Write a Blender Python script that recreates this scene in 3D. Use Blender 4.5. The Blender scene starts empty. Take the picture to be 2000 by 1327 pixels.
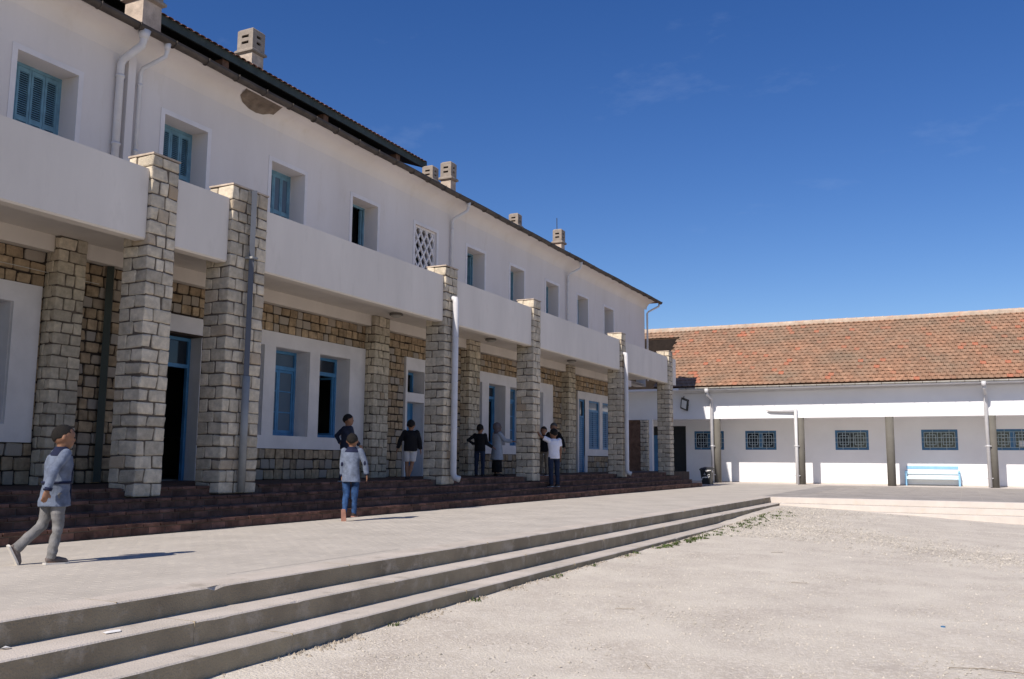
import bpy, math, random
import numpy as np
from mathutils import Vector, Matrix, noise
rnd = random.Random(7)
S = bpy.context.scene
C = S.collection

# ------------------------------------------------------------------ camera
a, b, c = math.radians(-26.17502), math.radians(7.57222), math.radians(.48514)
Fv = Vector((math.sin(a)*math.cos(b), math.cos(a)*math.cos(b), math.sin(b)))
r0 = Vector((math.cos(a), -math.sin(a), 0)); u0 = r0.cross(Fv)
Rv = r0*math.cos(c)+u0*math.sin(c); Uv = -r0*math.sin(c)+u0*math.cos(c)
cd = bpy.data.cameras.new('camera'); cam = bpy.data.objects.new('camera', cd); C.objects.link(cam)
cd.sensor_width = 36; cd.lens = 36*1792.64/2000; cd.clip_start = .05; cd.clip_end = 6000
cam.matrix_world = Matrix(((Rv.x, Uv.x, -Fv.x, 0), (Rv.y, Uv.y, -Fv.y, 0), (Rv.z, Uv.z, -Fv.z, 1.05), (0, 0, 0, 1)))
S.camera = cam
# ------------------------------------------------------------------ light
EL, AZ = math.radians(41), math.radians(9.5)
W = bpy.data.worlds.new('World'); S.world = W; W.use_nodes = True
wn, wl = W.node_tree.nodes, W.node_tree.links
bg = wn['Background']
sky = wn.new('ShaderNodeTexSky'); sky.sky_type = 'NISHITA'; sky.sun_disc = False
sky.sun_elevation = EL; sky.sun_rotation = math.pi+AZ
sky.air_density = 1.0; sky.dust_density = .25; sky.ozone_density = 2.5; sky.altitude = 300
tc = wn.new('ShaderNodeTexCoord'); mp = wn.new('ShaderNodeMapping'); mp.inputs['Scale'].default_value = (2.2, 4, 7); mp.inputs['Rotation'].default_value = (.5, .75, .2); mp.inputs['Location'].default_value = (.6, .2, 0)
nz = wn.new('ShaderNodeTexNoise'); nz.inputs['Scale'].default_value = 1.6; nz.inputs['Detail'].default_value = 9; nz.inputs['Roughness'].default_value = .62
rp = wn.new('ShaderNodeValToRGB'); rp.color_ramp.elements[0].position = .60; rp.color_ramp.elements[1].position = .95
rp.color_ramp.elements[0].color = (0, 0, 0, 1); rp.color_ramp.elements[1].color = (.2, .2, .2, 1)
mx = wn.new('ShaderNodeMixRGB'); mx.inputs[2].default_value = (6.5, 7.5, 9.5, 1)
wl.new(tc.outputs['Generated'], mp.inputs[0]); wl.new(mp.outputs[0], nz.inputs['Vector']); wl.new(nz.outputs[0], rp.inputs[0])
hs = wn.new('ShaderNodeHueSaturation'); hs.inputs['Saturation'].default_value = 1.32; hs.inputs['Hue'].default_value = .516; hs.inputs['Value'].default_value = 1.0
wl.new(rp.outputs[0], mx.inputs[0]); wl.new(sky.outputs[0], hs.inputs['Color']); wl.new(hs.outputs[0], mx.inputs[1]); wl.new(mx.outputs[0], bg.inputs[0])
bg.inputs[1].default_value = .10
sl = bpy.data.lights.new('sun', 'SUN'); so = bpy.data.objects.new('sun', sl); C.objects.link(so)
sl.energy = 5.0; sl.angle = math.radians(.53); sl.color = (1, .92, .82)
so.rotation_euler = Vector((math.sin(AZ)*math.cos(EL), math.cos(AZ)*math.cos(EL), -math.sin(EL))).to_track_quat('-Z', 'Y').to_euler()
S.view_settings.view_transform = 'Standard'; S.view_settings.look = 'None'; S.view_settings.gamma = 1
S.view_settings.exposure = 0.1

# ------------------------------------------------------------------ materials
def mat(name, col, rough=.85, var=.12, nscale=3.0, col2=None, bump=.15, bscale=60, island=0.0, spec=.25, stain=None, metal=0, anis=None, sthr=(.55, .75), sscale=.8, huevar=None):
    m = bpy.data.materials.new(name); m.use_nodes = True
    n, l = m.node_tree.nodes, m.node_tree.links
    bs = n['Principled BSDF']; bs.inputs['Roughness'].default_value = rough; bs.inputs['Metallic'].default_value = metal
    bs.inputs['Specular IOR Level'].default_value = spec
    t = n.new('ShaderNodeTexCoord')
    geo = n.new('ShaderNodeNewGeometry')
    vec = geo.outputs['Position']
    if anis:
        mpn = n.new('ShaderNodeMapping'); mpn.inputs['Scale'].default_value = anis; l.new(vec, mpn.inputs[0]); vec = mpn.outputs[0]
    nn = n.new('ShaderNodeTexNoise'); nn.inputs['Scale'].default_value = nscale; nn.inputs['Detail'].default_value = 8; nn.inputs['Roughness'].default_value = .6
    l.new(vec, nn.inputs['Vector'])
    c2 = col2 or tuple(x*(1-2.2*var) for x in col)
    c1 = tuple(min(1, x*(1+var)) for x in col)
    r = n.new('ShaderNodeValToRGB'); r.color_ramp.elements[0].position = .3; r.color_ramp.elements[1].position = .7
    r.color_ramp.elements[0].color = (*c2, 1); r.color_ramp.elements[1].color = (*c1, 1)
    l.new(nn.outputs[0], r.inputs[0]); out = r.outputs[0]
    if stain:
        n2 = n.new('ShaderNodeTexNoise'); n2.inputs['Scale'].default_value = sscale; n2.inputs['Detail'].default_value = 10; n2.inputs['Roughness'].default_value = .7
        l.new(vec, n2.inputs['Vector'])
        r2 = n.new('ShaderNodeValToRGB'); r2.color_ramp.elements[0].position = sthr[0]; r2.color_ramp.elements[1].position = sthr[1]
        l.new(n2.outputs[0], r2.inputs[0])
        mxx = n.new('ShaderNodeMixRGB'); mxx.inputs[2].default_value = (*stain, 1); l.new(r2.outputs[0], mxx.inputs[0]); l.new(out, mxx.inputs[1]); out = mxx.outputs[0]
    if island:
        oi = n.new('ShaderNodeObjectInfo'); ad = n.new('ShaderNodeMath'); ad.operation = 'ADD'; fr = n.new('ShaderNodeMath'); fr.operation = 'FRACT'
        l.new(oi.outputs['Random'], ad.inputs[0]); l.new(geo.outputs['Random Per Island'], ad.inputs[1]); l.new(ad.outputs[0], fr.inputs[0])
        mr = n.new('ShaderNodeMapRange'); mr.inputs['To Min'].default_value = 1-island; mr.inputs['To Max'].default_value = 1+island
        l.new(fr.outputs[0], mr.inputs['Value'])
        hv = n.new('ShaderNodeHueSaturation'); l.new(mr.outputs[0], hv.inputs['Value']); l.new(out, hv.inputs['Color']); out = hv.outputs[0]
        if huevar:   # a share of the pieces carries a second colour
            m2 = n.new('ShaderNodeMath'); m2.operation = 'MULTIPLY'; m2.inputs[1].default_value = 7.31; f2 = n.new('ShaderNodeMath'); f2.operation = 'FRACT'
            l.new(fr.outputs[0], m2.inputs[0]); l.new(m2.outputs[0], f2.inputs[0])
            rr = n.new('ShaderNodeValToRGB'); rr.color_ramp.elements[0].position = huevar[1]; rr.color_ramp.elements[1].position = min(1, huevar[1]+.25)
            l.new(f2.outputs[0], rr.inputs[0]); mm = n.new('ShaderNodeMixRGB'); mm.inputs[2].default_value = (*huevar[0], 1)
            l.new(rr.outputs[0], mm.inputs[0]); l.new(out, mm.inputs[1]); out = mm.outputs[0]
    l.new(out, bs.inputs['Base Color'])
    if bump:
        nb = n.new('ShaderNodeTexNoise'); nb.inputs['Scale'].default_value = bscale; nb.inputs['Detail'].default_value = 5
        l.new(geo.outputs['Position'], nb.inputs['Vector'])
        bp = n.new('ShaderNodeBump'); bp.inputs['Strength'].default_value = bump; bp.inputs['Distance'].default_value = .02
        l.new(nb.outputs[0], bp.inputs['Height']); l.new(bp.outputs[0], bs.inputs['Normal'])
    return m
M = {}
M['plaster'] = mat('white_plaster', (.69, .645, .62), .9, .04, .7, col2=(.64, .59, .555), bump=.12, bscale=25, stain=(.55, .48, .40), sthr=(.56, .95), sscale=1.6, anis=(1, 1, .3))
M['parapet'] = mat('parapet_plaster', (.74, .68, .615), .9, .05, .8, bump=.1, bscale=18, stain=(.56, .51, .45), sthr=(.56, .98), sscale=2.4, anis=(1, 1, .28))
M['farwhite'] = mat('far_white_plaster', (.80, .80, .82), .9, .03, .6, bump=.08, bscale=18, stain=(.66, .64, .6), sthr=(.62, .9), sscale=.6)
M['trim'] = mat('painted_trim', (.72, .69, .69), .8, .05, 2, bump=.08, bscale=30)
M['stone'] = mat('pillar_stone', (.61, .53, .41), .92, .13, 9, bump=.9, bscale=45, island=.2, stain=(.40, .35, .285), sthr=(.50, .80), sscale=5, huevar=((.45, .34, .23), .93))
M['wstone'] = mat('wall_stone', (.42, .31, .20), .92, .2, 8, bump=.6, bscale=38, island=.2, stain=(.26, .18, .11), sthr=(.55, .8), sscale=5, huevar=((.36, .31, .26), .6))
M['mortar'] = mat('pillar_mortar', (.155, .125, .10), .95, .2, 12, bump=.6, bscale=50)
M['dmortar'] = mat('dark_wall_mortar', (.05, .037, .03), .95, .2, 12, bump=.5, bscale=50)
M['blue'] = mat('blue_paint', (.075, .24, .46), .5, .12, 4, bump=.05, spec=.4)
M['shutter'] = mat('shutter_blue', (.15, .30, .40), .55, .14, 5, bump=.05, spec=.4)
M['fblue'] = mat('wing_window_blue', (.05, .17, .33), .5, .1, 4, bump=.04, spec=.4)
M['grille'] = mat('pale_grille_paint', (.42, .52, .60), .5, .06, 4, bump=0)
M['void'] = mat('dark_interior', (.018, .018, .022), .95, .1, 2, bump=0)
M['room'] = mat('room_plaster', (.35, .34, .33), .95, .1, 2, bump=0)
M['gutter'] = mat('zinc_gutter', (.085, .07, .06), .6, .2, 3, bump=.05, metal=.2)
M['lgutter'] = mat('pale_gutter', (.48, .47, .43), .6, .12, 3, bump=.05)
M['pipe'] = mat('white_pipe', (.62, .61, .62), .45, .06, 3, bump=.02, spec=.4, stain=(.5, .45, .4), sthr=(.6, .8), sscale=3)
M['bpipe'] = mat('blue_grey_pipe', (.11, .12, .145), .8, .08, 2, bump=.02)
M['gpipe'] = mat('grey_pipe', (.30, .30, .29), .5, .1, 3, bump=.02)
M['dpipe'] = mat('dark_green_pipe', (.05, .06, .05), .5, .1, 3, bump=.02)
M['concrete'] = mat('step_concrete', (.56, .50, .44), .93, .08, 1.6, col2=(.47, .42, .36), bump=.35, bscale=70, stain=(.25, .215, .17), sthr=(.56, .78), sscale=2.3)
M['riser'] = mat('brown_riser', (.33, .275, .19), .95, .15, 1.3, col2=(.22, .18, .125), bump=.5, bscale=60, stain=(.42, .36, .28), sthr=(.52, .66), sscale=3.2)  # darker and browner than the treads, for the vertical step faces
M['paver'] = mat('concrete_paver', (.52, .475, .415), .93, .07, 1.1, bump=.3, bscale=90, island=.02, stain=(.45, .41, .36), sthr=(.5, .8), sscale=1.7)
M['pjoint'] = mat('paver_joint', (.44, .40, .355), .95, .12, 6, bump=.2)
M['wpave'] = mat('wing_paving', (.37, .34, .31), .93, .12, 1.1, bump=.3, bscale=90)
M['palestep'] = mat('pale_step_stone', (.60, .545, .495), .9, .05, 2, bump=.15, bscale=40, stain=(.6, .47, .33), sthr=(.58, .9), sscale=1.5)
M['brick'] = mat('stair_tile', (.17, .085, .062), .8, .3, 5, bump=.3, bscale=50, island=.35, stain=(.2, .13, .10), sthr=(.55, .8), sscale=4)
M['bmortar'] = mat('stair_mortar', (.15, .11, .09), .95, .2, 8, bump=.4)
M['porch'] = mat('porch_floor', (.085, .055, .045), .8, .2, 4, bump=.15)
M['ftile'] = mat('clay_roof_tile', (.40, .225, .14), .9, .2, 4, bump=.4, bscale=40, island=.13, stain=(.25, .18, .125), sthr=(.40, .66), sscale=.5, huevar=((.45, .17, .10), .92))
M['ftile_u'] = mat('roof_underlay', (.12, .07, .045), .95, .2, 4, bump=.2)
M['ridge'] = mat('ridge_cement', (.52, .42, .33), .92, .12, 3, bump=.3, stain=(.5, .3, .2), sthr=(.5, .7), sscale=2.5)
M['mtile'] = mat('old_roof_tile', (.24, .13, .095), .9, .25, 5, bump=.3, island=.3)
M['chim'] = mat('chimney_render', (.52, .43, .35), .92, .15, 5, bump=.5, bscale=30, stain=(.33, .27, .22), sthr=(.55, .75), sscale=4)
M['chcap'] = mat('chimney_cap_concrete', (.30, .255, .215), .92, .12, 6, bump=.4, bscale=40)
M['canopy'] = mat('dark_green_fascia', (.055, .075, .075), .7, .15, 4, bump=.1)
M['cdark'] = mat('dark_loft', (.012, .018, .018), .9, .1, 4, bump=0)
M['welld'] = mat('painted_shade_brown', (.028, .02, .016), .95, .2, 4, bump=.1)  # shade of the roof well and passage ceiling painted as near-black brown
M['post'] = mat('loft_post_brick', (.17, .10, .07), .9, .2, 6, bump=.3)
M['gravel'] = mat('gravel_earth', (.59, .54, .455), .96, .1, 1.3, col2=(.47, .415, .35), bump=.7, bscale=48, stain=(.70, .64, .56), sthr=(.48, .66), sscale=22)
M['pebble'] = mat('pale_pebble', (.52, .475, .405), .95, .15, 8, bump=.2, island=.2)
M['flake'] = mat('dry_mud_flake', (.46, .42, .365), .95, .15, 8, bump=.3, island=.2)
M['dirt'] = mat('loose_dirt', (.36, .31, .25), .96, .2, 10, bump=.6, bscale=50, island=.2)
M['grass'] = mat('weed_green', (.085, .12, .03), .8, .25, 6, bump=0, island=.3)
M['colgrey'] = mat('column_grey', (.15, .14, .122), .85, .08, 2, bump=.1)
M['lampw'] = mat('lamp_cover', (.55, .52, .47), .5, .05, 2, bump=0)
M['lampd'] = mat('lamp_ring', (.22, .2, .18), .6, .05, 2, bump=0)
M['black'] = mat('black_plastic', (.02, .022, .024), .45, .1, 4, bump=.05, spec=.4)
M['glassl'] = mat('floodlight_glass', (.62, .66, .68), .25, .03, 2, bump=0, spec=.5)
M['bench'] = mat('bench_blue_paint', (.26, .50, .72), .55, .05, 4, bump=.05)
M['bench_sunlit'] = mat('bench_sunlit_blue', (.60, .76, .84), .6, .04, 4, bump=.05)  # sunlight on the seat painted in: paler copy of the bench blue
M['paint'] = mat('white_paint', (.8, .8, .8), .7, .04, 4, bump=0)
M['paper'] = mat('paper', (.78, .76, .74), .9, .03, 4, bump=0)
M['damage'] = mat('bare_render', (.20, .155, .12), .95, .2, 4, bump=.5, bscale=30)
M['curtain'] = mat('window_curtain', (.25, .30, .36), .9, .1, 2, bump=.1)
def glass(name, col):
    m = mat(name, col, .08, .03, 1, bump=0, spec=.5); return m
M['glass'] = glass('dark_glass', (.02, .03, .045))
M['bglass'] = glass('blue_grey_glass', (.10, .15, .21))

# ------------------------------------------------------------------ helpers
WORLD = {}
class MB:
    def __init__(s): s.v = []; s.f = []
    def quad(s, *p):
        i = len(s.v); s.v += [tuple(q) for q in p]; s.f.append(tuple(range(i, i+len(p))))
    def box(s, x0, x1, y0, y1, z0, z1):
        if x0 > x1: x0, x1 = x1, x0
        if y0 > y1: y0, y1 = y1, y0
        i = len(s.v)
        s.v += [(x0, y0, z0), (x1, y0, z0), (x1, y1, z0), (x0, y1, z0), (x0, y0, z1), (x1, y0, z1), (x1, y1, z1), (x0, y1, z1)]
        s.f += [(i, i+3, i+2, i+1), (i+4, i+5, i+6, i+7), (i, i+1, i+5, i+4), (i+1, i+2, i+6, i+5), (i+2, i+3, i+7, i+6), (i+3, i, i+4, i+7)]
        return s
    def add(s, V, Fc):
        i = len(s.v); s.v += [tuple(q) for q in V]; s.f += [tuple(i+k for k in f) for f in Fc]; return s
    def obox(s, p0, p1, w, h, up=(0, 0, 1)):     # bar from p0 to p1
        p0, p1 = Vector(p0), Vector(p1); d = (p1-p0).normalized(); sd = d.cross(Vector(up))
        if sd.length < 1e-4: sd = d.cross(Vector((1, 0, 0)))
        sd.normalize(); u = sd.cross(d)
        V = [p+sd*(x*w/2)+u*(z*h/2) for p in (p0, p1) for x, z in ((-1, -1), (1, -1), (1, 1), (-1, 1))]
        return s.add(V, [(0, 1, 2, 3), (7, 6, 5, 4), (0, 4, 5, 1), (1, 5, 6, 2), (2, 6, 7, 3), (3, 7, 4, 0)])
    def tube(s, pts, r, n=10, cap=True, side=None, flat=1.0):
        pts = [Vector(p) for p in pts]; R = r if isinstance(r, (list, tuple)) else [r]*len(pts)
        V = []; prev = None
        for k, p in enumerate(pts):
            d = (pts[min(k+1, len(pts)-1)]-pts[max(k-1, 0)]).normalized()
            if prev is None:
                sd = Vector(side) if side else (d.cross(Vector((0, 0, 1))) if abs(d.z) < .9 else d.cross(Vector((0, 1, 0))))
            else: sd = prev
            sd = (sd-d*sd.dot(d)).normalized(); prev = sd; u = d.cross(sd)
            for j in range(n):
                t = 2*math.pi*j/n; V.append(p+sd*(R[k]*math.cos(t))+u*(R[k]*flat*math.sin(t)))
        Fc = []
        for k in range(len(pts)-1):
            for j in range(n):
                Fc.append((k*n+j, k*n+(j+1) % n, (k+1)*n+(j+1) % n, (k+1)*n+j))
        if cap:
            Fc.append(tuple(reversed(range(n)))); Fc.append(tuple((len(pts)-1)*n+j for j in range(n)))
        return s.add(V, Fc)
    def ball(s, c, r, n=10, m=7, R=None):
        c = Vector(c); V = []; Fc = []
        r = Vector(r) if not isinstance(r, (int, float)) else Vector((r, r, r))
        for i in range(m+1):
            ph = math.pi*(i+.001)/(m+.002)
            for j in range(n):
                t = 2*math.pi*j/n; q = Vector((r.x*math.sin(ph)*math.cos(t), r.y*math.sin(ph)*math.sin(t), r.z*math.cos(ph)))
                V.append(c+(R@q if R else q))
        for i in range(m):
            for j in range(n): Fc.append((i*n+j, (i+1)*n+j, (i+1)*n+(j+1) % n, i*n+(j+1) % n))
        Fc.append(tuple(range(n))); Fc.append(tuple(m*n+j for j in reversed(range(n))))
        return s.add(V, Fc)
    def mesh(s, name, m=None, smooth=False):
        me = bpy.data.meshes.new(name); me.from_pydata(s.v, [], s.f)
        if m: me.materials.append(M[m] if isinstance(m, str) else m)
        if smooth: me.polygons.foreach_set('use_smooth', [True]*len(me.polygons))
        me.update(); return me
    def build(s, name, m, parent=None, smooth=False, kind=None, origin=None, **tags):
        V = np.array(s.v, float); lo, hi = V.min(0), V.max(0)
        o = Vector(((lo[0]+hi[0])/2, (lo[1]+hi[1])/2, lo[2])) if origin is None else Vector(origin)
        s.v = [tuple(q) for q in (V-np.array(o))]
        ob = bpy.data.objects.new(name, s.mesh(name, m, smooth))
        C.objects.link(ob); attach(ob, o, parent)
        if kind: ob['kind'] = kind
        for k, v in tags.items(): ob[k] = v
        return ob
def attach(ob, o, parent):
    o = Vector(o); WORLD[ob.name] = o
    if parent is not None:
        ob.parent = parent; ob.location = o-WORLD[parent.name]
    else: ob.location = o
def thing(name, loc, label, cat, group=None):
    o = bpy.data.objects.new(name, None); C.objects.link(o); o.empty_display_size = .2; attach(o, loc, None)
    o['label'] = label; o['category'] = cat
    if group: o['group'] = group
    return o
def bx(name, m, parent, *d, **k): return MB().box(*d).build(name, m, parent, **k)

def wall(mb, u0, u1, z0, z1, holes, depth, f):
    us = sorted({u0, u1, *[h[0] for h in holes], *[h[1] for h in holes]}); us = [u for u in us if u0 <= u <= u1]
    zs = sorted({z0, z1, *[h[2] for h in holes], *[h[3] for h in holes]}); zs = [z for z in zs if z0 <= z <= z1]
    inh = lambda u, z: any(h[0] < u < h[1] and h[2] < z < h[3] for h in holes)
    for i in range(len(us)-1):
        for j in range(len(zs)-1):
            if inh((us[i]+us[i+1])/2, (zs[j]+zs[j+1])/2): continue
            q = ((us[i], zs[j]), (us[i+1], zs[j]), (us[i+1], zs[j+1]), (us[i], zs[j+1]))
            mb.quad(*[f(u, z, 0) for u, z in q]); mb.quad(*[f(u, z, depth) for u, z in reversed(q)])
    for (p, q) in (((u0, z0), (u1, z0)), ((u1, z0), (u1, z1)), ((u1, z1), (u0, z1)), ((u0, z1), (u0, z0))):
        mb.quad(f(*p, 0), f(*p, depth), f(*q, depth), f(*q, 0))
    for h in holes:
        for (p, q) in (((h[0], h[2]), (h[1], h[2])), ((h[1], h[2]), (h[1], h[3])), ((h[1], h[3]), (h[0], h[3])), ((h[0], h[3]), (h[0], h[2]))):
            mb.quad(f(*p, 0), f(*q, 0), f(*q, depth), f(*p, depth))
    return mb
def cham(sx, sy, sz, ch, jit, rg, bulge=.0):
    """a chamfered block, unit pieces are made at true size"""
    V = []; h = (sx/2, sy/2, sz/2); idx = {}
    for x in (-1, 1):
        for y in (-1, 1):
            for z in (-1, 1):
                j = [rg.uniform(-jit, jit) for _ in range(3)]; cc = [ch*rg.uniform(.6, 1.5) for _ in range(3)]
                for ax in range(3):
                    s3 = [x, y, z]; p = []
                    for k in range(3):
                        p.append(s3[k]*(h[k]-(0 if k == ax else cc[ax]))+j[k])
                    idx[(x, y, z, ax)] = len(V); V.append(p)
    Fc = []
    for ax in range(3):
        o = [k for k in range(3) if k != ax]
        for sg in (-1, 1):
            q = []
            for (p, r) in ((-1, -1), (1, -1), (1, 1), (-1, 1)):
                s3 = [0, 0, 0]; s3[ax] = sg; s3[o[0]] = p; s3[o[1]] = r; q.append(idx[(*s3, ax)])
            cn = [sum(V[i][k] for i in q)/4 for k in range(3)]; cn[ax] += sg*bulge*rg.uniform(.3, 1.2)
            ci = len(V); V.append(cn)
            for k in range(4):
                t = (q[k], q[(k+1) % 4], ci); flip = (sg < 0) ^ (ax == 1); Fc.append(tuple(reversed(t)) if flip else t)
    for ax in range(3):      # edges along axis ax
        o = [k for k in range(3) if k != ax]
        for p in (-1, 1):
            for r in (-1, 1):
                def K(t, face):
                    s3 = [0, 0, 0]; s3[ax] = t; s3[o[0]] = p; s3[o[1]] = r; return idx[(*s3, face)]
                q = (K(-1, o[0]), K(1, o[0]), K(1, o[1]), K(-1, o[1])); flip = (p*r > 0) ^ (ax == 1); Fc.append(q if not flip else tuple(reversed(q)))
    for x in (-1, 1):
        for y in (-1, 1):
            for z in (-1, 1):
                q = tuple(idx[(x, y, z, k)] for k in range(3)); Fc.append(q if x*y*z > 0 else tuple(reversed(q)))
    return V, Fc

def pieces(items, name, stuff_name, m, variants, limit=300, minpx=0, smooth=False):
    """items: (parent, centre, size, rotation matrix or None). The LIMIT nearest become objects of their own, the rest one stuff part per parent."""
    items = sorted(items, key=lambda t: (Vector(t[1])-cam.location).length if in_view(t[1]) else 1e4+(Vector(t[1])-cam.location).length)
    ms = []
    for V, Fc, dim in variants:
        mb = MB().add(V, Fc); ms.append((mb.mesh(name, m, smooth), V, Fc, dim))
    rest = {}
    for k, (par, ce, sz, R) in enumerate(items):
        me, V, Fc, dim = ms[rnd.randrange(len(ms))]
        sc = Vector((sz[0]/dim[0], sz[1]/dim[1], sz[2]/dim[2]))
        if k < limit and in_view(ce):
            ob = bpy.data.objects.new(name, me); C.objects.link(ob); attach(ob, ce, par); ob.scale = sc
            if R is not None: ob.rotation_euler = R.to_euler()
        else:
            rest.setdefault(par.name, (par, MB()))
            mb = rest[par.name][1]; ce = Vector(ce)
            if R is None: VV = [(ce.x+v[0]*sc.x, ce.y+v[1]*sc.y, ce.z+v[2]*sc.z) for v in V]
            else: VV = [tuple(ce+R@Vector((v[0]*sc.x, v[1]*sc.y, v[2]*sc.z))) for v in V]
            mb.add(VV, Fc)
    for par, mb in rest.values(): mb.build(stuff_name, m, par, smooth, kind='stuff')
def in_view(p, mg=1.04):
    d = Vector(p)-cam.location; z = d.dot(Fv)
    if z <= .1: return False
    return abs(d.dot(Rv)/z) < mg*1000/1792.64 and abs(d.dot(Uv)/z) < mg*663.5/1792.64
def sY(y): return .0019*min(max(0, y-12), 40)      # the courtyard side rises a little along the building

# ------------------------------------------------------------------ ground
def gz(x, y):
    yy = [-30, 4.5, 10, 13, 18, 22, 26, 29.5, 60]; zz = [-.56, -.53, -.45, -.42, -.41, -.37, -.33, -.24, -.24]
    e = float(np.interp(y, yy, zz)); f = float(np.interp(x, [-5, -4, -1.5, 1.1, 5, 30], [-.24, -.29, -.41, -.56, -.6, -.6]))
    t = max(0, min(1, (x+5)/8)); base = e*(1-t)+(-.56)*t
    w = max(0, min(1, (y-20)/9.5)); z = base*(1-w)+f*w
    return z
gm = MB()
xs = list(np.arange(-5.6, 4, .12))+list(np.arange(4, 30, .8))+[30, 60, 120, 400, 1500]; ys = [-1500, -400, -100, -40, -20, -10, -4, 0]+list(np.arange(1, 12, .12))+list(np.arange(12, 30.2, .2))+[30.3]
V = []
for y in ys:
    for x in xs:
        z = gz(x, y)
        if y > 0 and x < 30: z += .012*noise.noise((x*.8, y*.8, 0))+.006*noise.noise((x*3, y*3, 3))+.004*noise.noise((x*9, y*9, 5))
        V.append((x, y, z))
nx = len(xs); gm.add(V, [(j*nx+i, j*nx+i+1, (j+1)*nx+i+1, (j+1)*nx+i) for j in range(len(ys)-1) for i in range(nx-1)])
gm.build('gravel_ground', 'gravel', None, True, 'structure', origin=(0, 0, 0))
gb = MB(); gb.quad((-1500, -1500, -.9), (1500, -1500, -.9), (1500, 1500, -.9), (-1500, 1500, -.9)); gb.build('ground', 'gravel', None, False, 'structure', origin=(0, 0, -.9))

# plaza slab
plaza = bpy.data.objects.new('plaza_pavement', None); C.objects.link(plaza); attach(plaza, (-8, 15, 0), None); plaza['kind'] = 'structure'
def pzz(x, y): return max(sY(y)*max(0, min(1, (-5.65-x)/5)) if x < -5.65 else 0.0, .045*max(0, min(1, (y-31)/14)))
def sheet(mb, xs, ys, dz, zf=pzz):
    n = len(xs); V = [(x, y, zf(x, y)+dz) for y in ys for x in xs]
    mb.add(V, [(j*n+i, j*n+i+1, (j+1)*n+i+1, (j+1)*n+i) for j in range(len(ys)-1) for i in range(n-1)])
mb = MB(); sheet(mb, [-18, -14, -10.2, -8, -5.99], [-30, 0, 12, 20, 30.57, 36, 42, 48, 54], -.012); mb.build('paver_bed', 'pjoint', plaza)
mb = MB(); sheet(mb, [-6.02, 30], [30.57, 36, 42, 54], -.012); mb.build('paver_bed', 'pjoint', plaza)
# pavers: running bond, long side along the building
it = []; pv = []
for k in range(6):
    V, Fc = cham(.1991, .0991, .05, .0015, .0003, rnd, 0); pv.append((V, Fc, (.196, .096, .05)))
Rz = Matrix.Rotation(math.pi/2, 3, 'Z')
i = 0; x = -10.15
while x < -6.02:
    j = 0
    y = 2.6+(.1 if i % 2 else 0)
    while y < 24:
        p = (x, y, pzz(x, y)-.025+rnd.uniform(-.0004, .0004))
        it.append((plaza, p, (.196, .096, .05), Rz)); y += .2
    x += .1; i += 1
pieces(it, 'paver', 'pavers', 'paver', pv, 300)
mb = MB(); sheet(mb, [-10.2, -8, -6.02], [24, 30.57, 36, 42, 46.36], -.003); mb.build('far_paving', 'paver', plaza)
mb = MB(); sheet(mb, [-6.02, 30], [30.57, 36, 42, 46.36], -.003); mb.build('wing_paving', 'wpave', plaza)
mb = MB()
for yy in np.arange(31, 46, .6): mb.box(-5, 8, yy, yy+.012, pzz(0, yy)-.004, pzz(0, yy)+.0003)
for xx in np.arange(-5, 8, .6):
    for y0_, y1_ in ((30.6, 36), (36, 42), (42, 46.3)): mb.obox((xx, y0_, pzz(0, y0_)-.004), (xx, y1_, pzz(0, y1_)-.004), .012, .009)
mb.build('paving_joints', 'pjoint', plaza)
mb = MB(); sheet(mb, [-18, -12, -9, -6.02], [46.37, 48, 50.9], -.001); sheet(mb, [-6.02, 30], [46.37, 50.9], -.001); mb.build('wing_apron', 'palestep', plaza)

# ------------------------------------------------------------------ concrete steps
def rough_step(x0, x1, y0, y1, z0, z1, axis, name, m, par, amp=.006):
    """a long step with a slightly worn front edge"""
    mb = MB(); n = int((y1-y0)/.09) if axis == 'y' else int((x1-x0)/.2); V = []
    for k in range(n+1):
        t = k/n; u = (y0+(y1-y0)*t) if axis == 'y' else (x0+(x1-x0)*t)
        e = amp*noise.noise((u*1.1, z1*7, 1))+amp*.7*noise.noise((u*5, z1*7, 3)); chip = max(0, noise.noise((u*3.1, 9+z1*5, 2))-.42)*.09
        if axis == 'y': prof = [(x0, z1), (x1-.03, z1), (x1-.012+e-chip, z1-.002), (x1+e-chip*.5, z1-.012-chip), (x1+e+.002, z0)]; V += [(px, u, pz) for px, pz in prof]
        else: prof = [(y1, z1), (y0+.03, z1), (y0+.012-e, z1-.002), (y0-e, z1-.012), (y0-e, z0)]; V += [(u, py, pz) for py, pz in prof]
    q = 5; Fc = []
    for k in range(n):
        for j in range(q-1):
            f = (k*q+j, k*q+j+1, (k+1)*q+j+1, (k+1)*q+j); Fc.append(f if axis == 'x' else f)
    mb.add(V, Fc)
    if axis == 'y': mb.quad((x0, y1, z0), (x1, y1, z0), (x1, y1, z1), (x0, y1, z1))
    ob = mb.build(name, m, par, False)
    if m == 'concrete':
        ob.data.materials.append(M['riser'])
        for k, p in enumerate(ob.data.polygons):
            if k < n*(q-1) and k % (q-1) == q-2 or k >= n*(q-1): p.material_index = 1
    return ob
cst = bpy.data.objects.new('concrete_steps', None); C.objects.link(cst); attach(cst, (-5.3, 15, -.5), None); cst['kind'] = 'structure'
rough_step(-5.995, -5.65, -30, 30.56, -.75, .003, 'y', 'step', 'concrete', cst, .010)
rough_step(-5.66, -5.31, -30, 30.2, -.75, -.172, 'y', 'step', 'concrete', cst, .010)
rough_step(-5.32, -4.98, -30, 25.9, -.75, -.35, 'y', 'step', 'concrete', cst, .010)
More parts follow.
